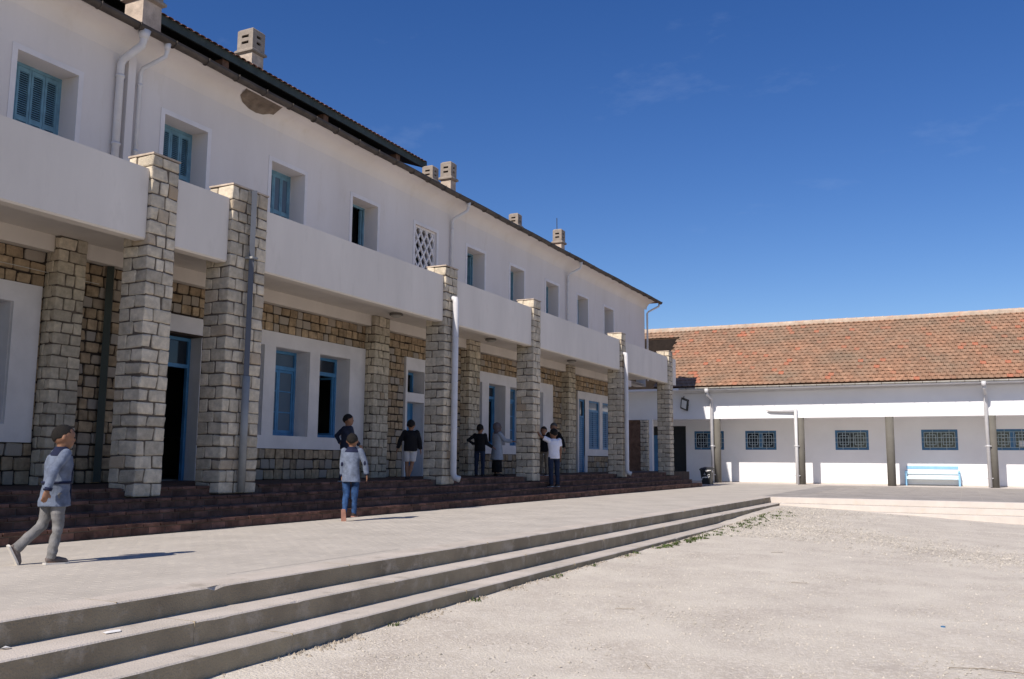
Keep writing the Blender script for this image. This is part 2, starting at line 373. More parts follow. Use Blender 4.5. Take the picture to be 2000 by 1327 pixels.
for (xe, zt, yo) in ((-5.65, .003, 0), (-5.31, -.172, .4), (-4.98, -.35, .9)):      # casting joints and little chips
    y = 2.2+yo
    while y < 30:
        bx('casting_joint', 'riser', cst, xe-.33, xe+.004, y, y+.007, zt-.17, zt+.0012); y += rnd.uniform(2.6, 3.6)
pst = bpy.data.objects.new('pale_stone_steps', None); C.objects.link(pst); attach(pst, (5, 30, -.5), None); pst['kind'] = 'structure'
rough_step(-5.64, 30, 30.2, 30.58, -.8, .003, 'x', 'step', 'palestep', pst, .003)
rough_step(-5.3, 30, 29.86, 30.21, -.8, -.178, 'x', 'step', 'palestep', pst, .003)
rough_step(-4.98, 30, 29.55, 29.87, -.8, -.357, 'x', 'step', 'palestep', pst, .003)
for yy, zz in ((30.195, -.178), (29.855, -.357)): bx('joint', 'dirt', pst, -5.2, 30, yy-.006, yy+.002, zz, zz+.009)
mb = MB(); mb.box(-6.16, -6.135, 6.6, 9.5, -.004, .0015); mb.build('cracked_joint', 'pjoint', plaza)

# loose ground cover
def scatter(n, fn, r0_, r1_, name, m, flat=.6, sink=.3):
    mb = MB(); base = [(1, 0, 0), (.3, .9, 0), (-.8, .55, 0), (-.75, -.6, 0), (.35, -.9, 0), (.1, .05, 1)]
    for _ in range(n):
        p = fn()
        if p is None: continue
        x, y, z = p; r = r0_+(r1_-r0_)*rnd.random()**3; t = rnd.uniform(0, 6.28); cs, sn = math.cos(t), math.sin(t)
        V = []
        for (bx_, by_, bz_) in base:
            q = r*rnd.uniform(.7, 1.2); V.append((x+(bx_*cs-by_*sn)*q, y+(bx_*sn+by_*cs)*q, z+bz_*r*flat-(0 if bz_ else r*sink)))
        i0 = len(mb.v); mb.v += V; mb.f += [(i0+k, i0+(k+1) % 5, i0+5) for k in range(5)]
    return mb.build(name, m, None, False, 'stuff')
def gpt():
    d = 3.2+22*rnd.random()**1.7; t = rnd.uniform(-.62, .05); x = d*math.sin(t+.0); y = d*math.cos(t)
    if x < -4.95 or y > 29.4: return None
    if noise.noise((x*.5, y*.5, 7)) < rnd.uniform(-.6, .25): return None
    return x, y, gz(x, y)+.003
scatter(52000, gpt, .003, .015, 'pebbles', 'pebble')
def edgept():
    y = 3+26*rnd.random()**1.4; k_ = noise.noise((y*1.3, 3, 1))+.5*noise.noise((y*4, 8, 1))
    if rnd.random() > .35+k_: return None
    x = -4.97+abs(rnd.gauss(0, .05+.14*max(0, k_))); return x, y, gz(x, y)-.004
scatter(11000, edgept, .004, .036, 'edge_dirt', 'dirt', .7, .2)
def flakept():
    if rnd.random() < .55:
        y = rnd.uniform(19, 29.2); x = -4.9+abs(rnd.gauss(0, 1.3))
    else:
        t = rnd.random(); x = -4.4+6*t; y = 23-6.5*t+rnd.gauss(0, 1.1)
    return (x, y, gz(x, y)+.004)
scatter(9000, flakept, .008, .038, 'mud_flakes', 'flake', .7, .05)
mb = MB(); mb.tube([(-.28, 10.12, gz(-.28, 10.12)-.002), (-.28, 10.12, gz(-.28, 10.12)+.014)], .022, 10); mb.build('bottle_cap', 'fblue', None, label='tiny dark blue bottle cap lying alone on the gravel', category='bottle cap')
mb = MB(); mb.tube([(-.2+.6*t, 8.2+.1*math.sin(3*t), gz(0, 8.2)+.01) for t in (0, .4, .8, 1.2, 1.6)], .004, 4)
for y_ in (7.0, 12.5, 16.2, 9.4): x_ = rnd.uniform(-4, 0); t_ = rnd.uniform(0, 3); mb.tube([(x_, y_, gz(x_, y_)+.008), (x_+.2*math.cos(t_), y_+.2*math.sin(t_), gz(x_, y_)+.012)], .004, 4)
mb.build('twigs', 'dirt', None, False, 'stuff')
mb = MB()
def tuft(x, y, s, n):
    for _ in range(n):
        t = rnd.uniform(0, 6.28); l = s*rnd.uniform(.5, 1.2); ox, oy = rnd.gauss(0, s*.6), rnd.gauss(0, s*.6); w = .007
        bx_, by_ = x+ox, y+oy; z = gz(bx_, by_); d = (math.cos(t), math.sin(t)); k = rnd.uniform(.3, 1.1)
        p1 = (bx_+d[0]*l*k*.5, by_+d[1]*l*k*.5, z+l*.55); p2 = (bx_+d[0]*l*k, by_+d[1]*l*k, z+l*rnd.uniform(.5, .8))
        mb.quad((bx_-d[1]*w, by_+d[0]*w, z-.01), (bx_+d[1]*w, by_-d[0]*w, z-.01), (p1[0]+d[1]*w, p1[1]-d[0]*w, p1[2]), (p1[0]-d[1]*w, p1[1]+d[0]*w, p1[2]))
        mb.quad((p1[0]-d[1]*w, p1[1]+d[0]*w, p1[2]), (p1[0]+d[1]*w, p1[1]-d[0]*w, p1[2]), p2)
for _ in range(120): y = rnd.uniform(15.5, 26.5); tuft(-4.88+abs(rnd.gauss(0, .1+.025*(y-15))), y, rnd.uniform(.03, .07), 14)
for y in (7.5, 9.1, 11.2, 11.4, 12.6, 14.1, 14.6): tuft(-4.88, y, .05, 16)
mb.build('weeds', 'grass', None, False, 'stuff')

# ------------------------------------------------------------------ main building
XW, XP = -14.9, -12.2
B = thing('school_building', (-15, 20, 0), 'long two storey white school building with stone pillared porch and shuttered windows', 'building')
BS = .923; BO = Vector((0, 0, .0809))   # drawn at survey size, then set to its true size and place at the end
def settle(root, k, off):
    root.scale = (k, k, k); root.location = root.location*k+Vector(off)
fx = lambda X: (lambda u, z, d: (X-d, u, z))
# upper storey
UW = [(10.11, 11.38), (13.51, 14.75), (16.88, 18.15), (20.21, 21.44), (23.47, 24.76), (26.78, 28.05), (30.11, 31.31), (33.37, 34.64), (36.74, 38.02), (40.08, 41.35)]
holes = [(p, q, 6.1, 8.31) for p, q in UW]+[(42.76, 46.3, 5.0, 5.62)]
wall(MB(), -14, 46.2, 5.13, 9.3, holes, .5, fx(XW)).build('upper_wall', 'plaster', B)
# cove under the eaves
mb = MB(); P = [(XW+.001, 9.12), (XW+.04, 9.28), (XW+.14, 9.42), (XW+.32, 9.5), (XW+.535, 9.53), (XW+.535, 9.552), (XW-.5, 9.552)]
V = [(px, yy, pz) for yy in (-14, 46.54) for px, pz in P]; n = len(P); mb.add(V, [(k, n+k, n+k+1, k+1) for k in range(n-1)]); mb.build('eaves_cove', 'plaster', B, True)
mb = MB(); mb.box(-22, XW-.5, 46.0, 46.2, 5.62, 9.3); mb.box(-22.2, -22, -14, 46.2, 0, 9.3); mb.box(-22, XW-.5, -14, -13.8, .5, 9.3)
bx('passage_ceiling', 'welld', B, -22, XW-.001, 42.76, 46.19, 5.59, 5.619)
bx('upper_floor', 'porch', B, -22, XW-.505, -14, 42.76, 5.14, 5.2)
mb.box(-22, XW-.505, -13.8, 45.9, 9.2, 9.28); mb.build('rear_walls', 'plaster', B)
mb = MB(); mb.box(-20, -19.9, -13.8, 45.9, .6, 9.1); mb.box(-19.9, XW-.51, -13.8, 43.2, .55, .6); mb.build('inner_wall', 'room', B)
# plaster loss near the gutter
mb = MB(); poly = [(15.4, 9.526), (15.5, 9.44), (15.68, 9.35), (15.95, 9.29), (16.2, 9.28), (16.42, 9.31), (16.6, 9.38), (16.72, 9.4), (16.66, 9.526)]
def covex(z): return XW+float(np.interp(z, [9.0, 9.12, 9.28, 9.42, 9.5, 9.53], [0, 0, .04, .14, .32, .5]))+.008
cen = (16.1, 9.41); rings = []
for s_ in (1.0, .6, .25): rings.append([(covex(cen[1]+(z-cen[1])*s_), cen[0]+(y-cen[0])*s_, cen[1]+(z-cen[1])*s_) for y, z in poly])
V = [p for r_ in rings for p in r_]+[(covex(cen[1]), cen[0], cen[1])]; n = len(poly)
Fc = [(k*n+j, k*n+(j+1) % n, (k+1)*n+(j+1) % n, (k+1)*n+j) for k in range(2) for j in range(n)]+[(2*n+j, 2*n+(j+1) % n, 3*n) for j in range(n)]
mb.add(V, Fc).build('plaster_loss', 'damage', B)
# windows of the upper storey
def upper_window(k, y0, y1, style):
    mb = MB(); t = .105; e = .018; z0, z1 = 6.1, 8.31
    mb.box(XW, XW+e, y0-t, y0, z0, z1+t); mb.box(XW, XW+e, y1, y1+t, z0, z1+t); mb.box(XW, XW+e, y0, y1, z1, z1+t)
    w = mb.build('window', 'trim', B)
    D = XW-.46
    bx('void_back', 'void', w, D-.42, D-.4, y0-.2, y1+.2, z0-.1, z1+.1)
    if style == 'lattice':
        mb = MB(); X = XW-.1; mb.box(X-.03, X+.03, y0, y0+.05, z0, z1); mb.box(X-.03, X+.03, y1-.05, y1, z0, z1); mb.box(X-.03, X+.03, y0+.05, y1-.05, z1-.06, z1)
        wd = y1-y0-.1; pit = wd/3.5; slope = 1.35
        def clip(p, q):
            # clip segment in (y,z) to the opening
            (ya, za), (yb, zb) = p, q; t0, t1 = 0, 1
            for pa, da, lo, hi in ((ya, yb-ya, y0+.05, y1-.05), (za, zb-za, z0, z1-.06)):
                if abs(da) < 1e-9: continue
                a_, b_ = (lo-pa)/da, (hi-pa)/da
                if a_ > b_: a_, b_ = b_, a_
                t0, t1 = max(t0, a_), min(t1, b_)
            if t1-t0 < .01: return None
            return (ya+(yb-ya)*t0, za+(zb-za)*t0), (ya+(yb-ya)*t1, za+(zb-za)*t1)
        for sg in (-1, 1):
            for j in range(-12, 14):
                ys_ = (y0 if sg > 0 else y1)+0*j; p = (ys_, z1-j*pit*slope); q = (ys_+sg*4, z1-j*pit*slope-4*slope)
                cl = clip(p, q)
                if cl: mb.obox((X+.012*sg, *cl[0]), (X+.012*sg, *cl[1]), .065, .05, up=(1, 0, 0))
        mb.build('lattice', 'trim', w); return
    fr = MB(); fw = .06
    fr.box(D-.06, D, y0, y0+fw, z0, z1); fr.box(D-.06, D, y1-fw, y1, z0, z1); fr.box(D-.06, D, y0+fw, y1-fw, z1-fw, z1)
    f = fr.build('frame', 'shutter', w)
    ya, yb = y0+fw, y1-fw
    if style in ('open', 'half'):
        lw = (yb-ya)/2-.01
        lf = MB(); lf.box(D-.02, D-(.09 if style == 'open' else .22), yb-.09, yb-.05, z0, z1-.08); lf.build('casement', 'shutter', w)
        if style == 'half':
            bx('casement', 'shutter', w, D-.05, D-.015, ya, ya+lw*.55, z0, z1-fw)
        return
    npan = 4; pw = (yb-ya)/npan; lv = MB()
    for p in range(npan):
        pa, pb = ya+p*pw+.004, ya+(p+1)*pw-.004; st = .045; s_ = MB(); x1 = D+.0; x0 = D-.04
        s_.box(x0, x1, pa, pa+st, z0, z1-fw-.006); s_.box(x0, x1, pb-st, pb, z0, z1-fw-.006)
        rails = [(z1-fw-.09, z1-fw-.006), (7.22, 7.32), (6.1, 6.2)]
        for (ra, rb) in rails: s_.box(x0, x1-.002, pa+st, pb-st, ra, rb)
        s_.build('shutter', 'shutter', w)
        for (la, lb) in ((6.2, 7.22), (7.32, z1-fw-.09)):
            if style == 'louver':
                z = la+.02
                while z < lb-.01:
                    lv.add([(x0+.004, pa+st, z+.028), (x0+.004, pb-st, z+.028), (x1-.004, pb-st, z-.002), (x1-.004, pa+st, z-.002), (x0+.004, pa+st, z+.036), (x0+.004, pb-st, z+.036), (x1-.004, pb-st, z+.006), (x1-.004, pa+st, z+.006)],
                           [(0, 1, 2, 3), (7, 6, 5, 4), (0, 4, 5, 1), (1, 5, 6, 2), (2, 6, 7, 3), (3, 7, 4, 0)]); z += .042
            else:
                lv.box(x0+.012, x0+.02, pa+st, pb-st, la, lb)
    lv.build('slats' if style == 'louver' else 'panes', 'shutter' if style == 'louver' else 'bglass', w, kind='stuff' if style == 'louver' else None)
styles = ['louver', 'louver', 'glazed', 'open', 'lattice', 'half', 'half', 'half', 'half', 'open']
for k, ((y0, y1), st) in enumerate(zip(UW, styles)): upper_window(k, y0, y1, st)

# porch: soffit, beam band, parapet, stairs
ZF = .572
mb = MB(); mb.box(-12.5, XW+.001, -14, 42.75, 5.06, 5.128); mb.build('porch_ceiling', 'parapet', B)
PIL = [(-9.2, -8.6), (-3.0, -2.4), (4.2, 4.8), (10.88, 11.48), (12.8, 13.79), (20.8, 21.45), (26.38, 26.95), (34.8, 35.35), (41.45, 42.06)]
mb = MB(); bev = .03
for k in range(len(PIL)):
    y0 = PIL[k-1][1] if k else -14; y1 = PIL[k][0]
    P = [(-12.28, 5.96), (-12.28, 4.75), (-12.31, 4.72), (-12.52, 4.72), (-12.52, 5.96)]
    V = [(px, yy, pz) for yy in (y0, y1) for px, pz in P]; n = 5
    MB().add(V, [(j, (j+1) % n, n+(j+1) % n, n+j) for j in range(n)]+[tuple(range(n)), tuple(reversed(range(n, 2*n)))]).build('parapet', 'parapet', B)
bx('parapet', 'parapet', B, -12.52, -12.26, 42.06, 42.75, 4.72, 5.96)
# pilasters on the back wall
PLA = [(4.3, 4.9), (10.98, 11.58), (20.98, 21.72), (26.44, 27.2), (34.95, 35.7)]
ed = -14
for (p, q) in PLA+[(43.3, 43.4)]:
    MB().box(XW+.001, XW+.22, ed, p, 4.76, 5.06).build('beam', 'parapet', B); ed = q
# lower wall with openings
fB = [(15.5, 16.85), (17.25, 18.55), (18.95, 20.25)]; fC = [(27.28, 27.87), (28.38, 29.67), (30.05, 31.35), (31.75, 33.0)]; fE = [(37.91, 39.25), (39.62, 40.92), (41.3, 42.3)]; fA = [(5.3, 6.6), (7.0, 8.3), (9.05, 10.38)]
H = [(p, q, 1.62, 3.76) for p, q in fA+fB+fC+fE]
H += [(13.95, 14.92, ZF, 3.68), (23.1, 24.05, ZF, 2.8), (23.1, 24.05, 3.07, 3.74), (36.71, 37.42, ZF+.03, 3.76)]
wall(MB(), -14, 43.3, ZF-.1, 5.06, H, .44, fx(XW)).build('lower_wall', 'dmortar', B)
bx('end_wall', 'parapet', B, -22, XW-.441, 43.1, 43.3, .4, 5.06)
# plaster surrounds (frames) proud of the stone
frames = [((5.0, 10.91, 1.31, 4.11), fA, []), ((14.97, 20.95, 1.31, 4.11), fB, []), ((27.21, 33.95, 1.31, 4.13), fC, []), ((37.42, 42.9, 1.33, 4.10), fE, [])]
for (y0, y1, z0, z1), ops, _ in frames:
    wall(MB(), y0, y1, z0, z1, [(p, q, 1.62, 3.76) for p, q in ops], .06, fx(XW+.075)).build('window_surround', 'trim', B)
wall(MB(), 23.0, 24.36, ZF, 4.12, [(23.1, 24.05, ZF, 2.8), (23.1, 24.05, 3.07, 3.74)], .08, fx(XW+.1)).build('door_surround', 'trim', B)
wall(MB(), 36.58, 37.7, ZF, 4.09, [(36.71, 37.42, ZF, 3.76)], .08, fx(XW+.095)).build('door_surround', 'trim', B)
bx('lintel', 'trim', B, XW, XW+.04, 13.6, 14.96, 3.72, 4.08)
mb = MB()
mb.box(XW-.44, XW+.004, 14.9, 14.919, ZF, 3.68); mb.build('door_reveal', 'trim', B)
# reveals of plastered openings
for (p, q) in fA+fB+fC+fE:
    mb = MB(); e = .006
    mb.box(XW-.44, XW+.014, p, p+e, 1.62, 3.76); mb.box(XW-.44, XW+.014, q-e, q, 1.62, 3.76); mb.box(XW-.44, XW+.014, p+e, q-e, 1.62, 1.62+e); mb.box(XW-.44, XW+.014, p+e, q-e, 3.76-e, 3.76)
    mb.build('window_reveal', 'trim', B)
for (p, q, z0, z1) in ((23.1, 24.05, ZF, 2.8), (23.1, 24.05, 3.07, 3.74), (36.71, 37.42, ZF+.03, 3.76)):
    mb = MB(); e = .006
    mb.box(XW-.44, XW+.018, p, p+e, z0, z1); mb.box(XW-.44, XW+.018, q-e, q, z0, z1); mb.box(XW-.44, XW+.018, p+e, q-e, z1-e, z1); mb.build('door_reveal', 'trim', B)
# lower windows
def lower_window(y0, y1, style):
    z0, z1 = 1.63, 3.75; D = XW+(.03 if style == 'louver' else -.36); y0 += .008; y1 -= .008
    f = MB(); t = .07; zt = 3.32
    f.box(D-.08, D, y0, y0+t, z0, z1); f.box(D-.08, D, y1-t, y1, z0, z1); f.box(D-.08, D, y0+t, y1-t, z1-t, z1); f.box(D-.08, D, y0+t, y1-t, z0, z0+t); f.box(D-.08, D+.004, y0+t, y1-t, zt-.05, zt+.05)
    w = f.build('window', 'blue', B)
    bx('transom_pane', 'glass' if style == 'open' else 'bglass', w, D-.05, D-.045, y0+t, y1-t, zt+.05, z1-t)
    ya, yb = y0+t+.004, y1-t-.004; ym = (ya+yb)/2
    if style == 'closed':
        for (p, q) in ((ya, ym-.003), (ym+.003, yb)):
            s_ = MB(); st = .055; zb, zc = z0+t+.004, zt-.054
            s_.box(D-.06, D-.02, p, p+st, zb, zc); s_.box(D-.06, D-.02, q-st, q, zb, zc); s_.box(D-.06, D-.021, p+st, q-st, zb, zb+.07); s_.box(D-.06, D-.021, p+st, q-st, zc-.06, zc)
            for zz in (zb+.5, zb+1.02): s_.box(D-.055, D-.025, p+st, q-st, zz, zz+.03)
            cs = s_.build('casement', 'blue', w)
            bx('pane', 'bglass', w, D-.045, D-.04, p+st, q-st, zb+.07, zc-.06)
            bx('curtain', 'curtain', w, D-.16, D-.15, p, p+(q-p)*.72, zb+.05, zc)
    elif style == 'open':
        for (hy, sg) in ((ya, 1), (yb, -1)):
            s_ = MB(); zb, zc = z0+t+.004, zt-.054; L = ym-ya; px = (D-.05, hy+sg*.03); qx = (D-.05-L*.93, hy+sg*.04)
            s_.obox((*px, zb+.03), (*qx, zb+.03), .035, .06); s_.obox((*px, zc-.03), (*qx, zc-.03), .035, .06)
            for tt in (0.02, .98):
                xx, yy_ = px[0]+(qx[0]-px[0])*tt, px[1]+(qx[1]-px[1])*tt; s_.box(xx-.028, xx+.028, yy_-.02, yy_+.02, zb, zc)
            s_.build('casement', 'blue', w)
    elif style == 'louver':
        s_ = MB(); zb = z0+t
        s_.box(D-.05, D-.01, ym-.03, ym+.03, zb, zt-.05); s_.box(D-.08, D-.06, ya, yb, zb, zt-.05); cs = s_.build('shutter', 'fblue', w); lv = MB(); z = zb+.02
        while z < zt-.06:
            lv.box(D-.05, D-.015, ya, ym-.03, z, z+.035); lv.box(D-.05, D-.015, ym+.03, yb, z, z+.035); z += .09
        lv.build('slats', 'blue', w, kind='stuff')
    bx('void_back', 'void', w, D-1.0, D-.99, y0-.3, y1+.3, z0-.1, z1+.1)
for (p, q), st in zip(fA+fB+fC+fE, ['closed', 'closed', 'closed', 'closed', 'closed', 'open', 'open', 'open', 'closed', 'closed', 'louver', 'louver', 'louver']): lower_window(p, q, st)
# little white sheet taped on the first casement
bx('paper_notice', 'paper', B, XW-.37, XW-.366, 17.62, 17.76, 1.73, 2.25)
# doors
def door(y0, y1, z0, z1, zt, leaf, D=XW-.3):
    f = MB(); t = .07
    f.box(D-.08, D, y0, y0+t, z0, z1); f.box(D-.08, D, y1-t, y1, z0, z1); f.box(D-.08, D, y0+t, y1-t, z1-t, z1)
    if zt: f.box(D-.08, D+.003, y0+t, y1-t, zt-.04, zt+.04)
    d = f.build('door', 'blue', B)
    if zt:
        bx('transom_pane', 'glass', d, D-.05, D-.045, y0+t, y1-t, zt+.04, z1-t); s_ = MB(); s_.box(D-.055, D-.02, y0+t+.12, y0+t+.17, zt+.04, z1-t); s_.build('transom_bar', 'blue', d)
    top = (zt-.04) if zt else z1-t
    if leaf == 'shut':
        s_ = MB(); s_.box(D-.06, D-.025, y0+t+.003, y1-t-.003, z0, top); 
        for zz in (z0+.12, z0+.95, z0+1.6): s_.box(D-.025, D-.012, y0+t+.06, y1-t-.06, zz, zz+.55)
        s_.build('leaf', 'blue', d)
    elif leaf == 'louver':
        s_ = MB(); s_.box(D-.06, D-.03, y0+t+.003, y1-t-.003, z0, top); s_.box(D-.03, D-.01, y0+t+.003, y0+t+.06, z0, top); s_.box(D-.03, D-.01, y1-t-.06, y1-t, z0, top); s_.build('leaf', 'fblue', d)
        lv = MB(); z = z0+.1
        while z < top-.05: lv.box(D-.03, D-.012, y0+t+.06, y1-t-.06, z, z+.04); z += .09
        lv.build('slats', 'blue', d, kind='stuff')
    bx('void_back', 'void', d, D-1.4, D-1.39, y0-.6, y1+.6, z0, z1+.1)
door(13.96, 14.89, ZF, 3.67, 3.05, 'open', XW-.3)
door(23.11, 24.04, ZF, 2.79, None, 'shut'); 
door(23.11, 24.04, 3.08, 3.73, None, 'glass', XW-.3)
door(36.72, 37.41, ZF+.05, 3.74, 3.0, 'louver', XW+.04)
bx('threshold', 'porch', B, XW-.44, XW+.05, 13.9, 14.97, ZF-.05, ZF+.012)
# interior side of the porch end: dark passage wall
# pillars and pilasters
vs = []
for k in range(12):
    V, Fc = cham(.3, .3, .2, .016, .014, rnd, .007); vs.append((V, Fc, (.3, .3, .2)))
def courses(z0, z1, h=.222):
    out = []; z = z0
    while z < z1-.03:
        hh = min(h*rnd.uniform(.86, 1.12), z1-z)
        if z1-(z+hh) < .08: hh = z1-z
        out.append((z, z+hh)); z += hh
    return out
items = []
JT = .024
def pillar(name, xf, xb, y0, y1, z0, z1, mt='mortar', lst=None, wallface=False):
    pr = .026
    mb = MB().box(xb, xf-pr, y0+pr, y1-.004, z0, z1); p = mb.build(name, mt, B)
    for n_, (za, zb) in enumerate(courses(z0, z1)):
        h = zb-za-JT; zc = (za+zb)/2; par = n_ % 2
        D = xf-xb; Wd = y1-y0
        lx = D*rnd.uniform(.6, .72) if par else D*rnd.uniform(.34, .44)
        ly = min(Wd, .2*rnd.uniform(.85, 1.1)) if par else min(Wd*.62, .36*rnd.uniform(.9, 1.1))
        q = lambda: rnd.uniform(-.006, .006)
        lst.append((p, (xf-lx/2+q(), y0+ly/2+q(), zc), (lx-JT*.6, ly-JT*.6, h), None))
        # rest of the near (-Y) face
        rem = D-lx
        if rem > .06: 
            nst = 2 if rem > .42 else 1
            for s_ in range(nst): lst.append((p, (xf-lx-rem*(s_+.5)/nst, y0+.07+q(), zc), (rem/nst-JT, .14, h), None))
        rem = Wd-ly; yy = y0+ly
        nst = max(1, round(rem/.27)) if rem > .08 else 0
        ws = [rnd.uniform(.75, 1.25) for _ in range(nst)]; sw = sum(ws)
        for w_ in ws:
            L = rem*w_/sw; lst.append((p, (xf-.1+q(), yy+L/2, zc), (.2, L-JT, h), None)); yy += L
    return p
for (y0, y1) in PIL:
    p = pillar('pillar', XP, XP-.6, y0, y1, .42+sY(y0), 6.22, 'mortar', items)
    bx('coping', 'chim', p, XP-.61, XP+.006, y0-.006, y1+.006, 6.222, 6.252)
pieces(items, 'stone', 'stonework', 'stone', vs, 300)
items = []
for (y0, y1) in PLA:
    pillar('pilaster', XW+.36, XW+.001, y0, y1, ZF-.05, 5.055, 'mortar', items)
pieces(items, 'pilaster_stone', 'pilaster_stonework', 'stone', vs, 160)
# wall stones between the surrounds
stones = []
wp = bx('wall_backing', 'dmortar', B, XW-.02, XW+.003, -13.9, -13.8, .6, 4.7)
ex = [(5.0, 10.91, 1.31, 4.11), (14.93, 20.95, 1.31, 4.11), (27.21, 33.95, 1.31, 4.13), (37.42, 42.9, 1.33, 4.10), (23.0, 24.36, 0, 4.12), (36.58, 37.7, 0, 4.1), (13.6, 14.97, 3.7, 4.08), (13.93, 14.94, 0, 3.8), (17.2, 17.3, 9, 9)]+[(p, q, 0, 6) for p, q in PLA]
lev = [ZF+(1.31-ZF)*k/3 for k in range(3)]+[1.31+2.8*k/13 for k in range(13)]+[4.11+.65*k/3 for k in range(4)]
for zc, z1 in zip(lev[:-1], lev[1:]):
    # free intervals along y for this course
    cuts = sorted((e[0], e[1]) for e in ex if e[2] < z1-.03 and e[3] > zc+.03)
    y = 2.0; segs = []
    for (p, q) in cuts:
        if p > y: segs.append((y, p))
        y = max(y, q)
    if y < 43.28: segs.append((y, 43.28))
    for (p, q) in segs:
        yy = p+.01
        while yy < q-.02:
            L = .29*rnd.uniform(.7, 1.3)
            if q-yy-L < .13: L = q-yy
            pz0 = zc
            d_ = .1+rnd.uniform(0, .012)
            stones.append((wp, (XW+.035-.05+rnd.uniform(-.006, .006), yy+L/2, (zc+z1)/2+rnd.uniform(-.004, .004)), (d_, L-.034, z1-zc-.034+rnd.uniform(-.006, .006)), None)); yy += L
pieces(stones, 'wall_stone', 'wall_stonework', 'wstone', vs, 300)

# brick stairs and porch floor
st = bpy.data.objects.new('brick_stairs', None); C.objects.link(st); attach(st, (-11, 20, 0), None); st['kind'] = 'structure'
EDG = [-10.3, -10.66, -11.05, -11.45]; RH = .149
def zst(k, y): return RH*(k+1)+sY(y)
mb = MB(); ysl = [-14, 12, 18, 24, 30, 36, 39.6]
tb = []
tile_v = []
for k in range(5):
    V, Fc = cham(.3, .29, .05, .005, .002, rnd, 0); tile_v.append((V, Fc, (.3, .29, .05)))
for k, X in enumerate(EDG):
    xb = EDG[k+1]-.05 if k < 3 else -13.9
    nY = len(ysl); V = []
    yend = 39.7-k*.3
    yl = ysl[:-1]+[yend]
    for y in yl:
        zt = zst(k, y)-.006
        V += [(X-.012, y, -.1), (X-.012, y, zt), (xb, y, zt), (xb, y, -.1)]
    mb.add(V, [(j*4+i, j*4+(i+1) % 4, (j+1)*4+(i+1) % 4, (j+1)*4+i) for j in range(nY-1) for i in range(4)]+[tuple((nY-1)*4+i for i in range(4))])
    y = 4.0
    while y < yend-.1:
        L = .3; x_ = X-.14; z = zst(k, y+L/2)-.02
        hit = any(p*BS-.15 < y+L/2 < q*BS+.15 for p, q in PIL) and k == 3
        if not hit:
            tb.append((st, (x_+rnd.uniform(-.004, .004), y+L/2, z+.004+rnd.uniform(-.002, .002)), (.3, L-.014, .045), None))
            tb.append((st, (X-.022+rnd.uniform(-.003, .003), y+L/2+.1, z-.076), (.03, L-.014, .088), None))
        y += L
mb.build('stair_core', 'bmortar', st)
pieces(tb, 'stair_tile', 'stair_tiles', 'brick', tile_v, 300)
mb = MB()
for ya, yb in ((-14, 12), (12, 38.6)):
    mb.quad((-11.7, ya, .604+sY(ya)), (-13.8, ya, .604+sY(ya)), (-13.8, yb, .604+sY(yb)), (-11.7, yb, .604+sY(yb)))
mb.box(-18, -11.75, 38.6, 43.0, .1, .655)
mb.build('porch_floor', 'porch', st)

# roof of the main building
RS = .42; XE = -14.32
def rz(x): return 9.6+(XE-x)*RS
mb = MB(); XR = -19.2
mb.add([(XE+.02, -14, 9.56), (XE+.02, 47.15, 9.56), (XR, 42.5, rz(XR)-.04), (XR, -14, rz(XR)-.04), (-24, -14, 9.56), (-24, 47.15, 9.56)], [(0, 1, 2, 3), (3, 2, 5, 4), (1, 5, 2), (0, 3, 4), (0, 4, 5, 1)])
roof = mb.build('roof', 'mtile', B)
# clay tiles along the eaves
V = []; Fc = []; nseg = 6; L = .42
for s_, x in ((0, .21), (1, -.21)):
    for j in range(nseg+1):
        t = math.pi*j/nseg; V.append((x, -.11*math.cos(t)*(1 if s_ == 0 else .85), .055*math.sin(t))); V.append((x, -.095*math.cos(t)*(1 if s_ == 0 else .85), .042*math.sin(t)-.004))
m2 = (nseg+1)*2
for j in range(nseg):
    o, p = 2*j, 2*j+2
    Fc += [(o, p, m2+p, m2+o), (o+1, m2+o+1, m2+p+1, p+1), (o, o+1, p+1, p)]
ti = []; th = math.atan(RS); Rm = Matrix.Rotation(th, 3, 'Y')
y = 9.0
while y < 47.0:
    for r_ in range(3):
        x = XE-.17-r_*.36; ti.append((roof, (x, y, rz(x)+.006+.006*r_), (.42, .19, .04), Rm))
    y += .2
pieces(ti, 'roof_tile', 'roof_tiles', 'mtile', [(V, Fc, (.42, .22, .055))], 300)
# gutter with brackets
mb = MB(); n = 8; V = []; yy_ = [-14]+list(np.arange(9, 47.2, 1.2))+[47.2]; Pg = []
for j in range(n+1):
    t = math.pi*j/n; Pg.append((-14.30-.10*math.cos(t), 9.60-.115*math.sin(t)))
for j in range(n, -1, -1):
    t = math.pi*j/n; Pg.append((-14.30-.092*math.cos(t), 9.60-.107*math.sin(t)))
for k, y in enumerate(yy_):
    dz = .01*math.sin(k*1.7); V += [(px, y, pz+dz) for px, pz in Pg]
q = len(Pg); g = mb.add(V, [(k*q+j, (k+1)*q+j, (k+1)*q+(j+1) % q, k*q+(j+1) % q) for k in range(len(yy_)-1) for j in range(q)]).build('gutter', 'gutter', B, True)
y = 9.4
while y < 47.2:
    mb = MB(); mb.tube([(-14.30-.112*math.cos(t), y, 9.605-.128*math.sin(t)) for t in np.linspace(0, math.pi, 9)], .015, 5); mb.build('bracket', 'gutter', B); y += .92
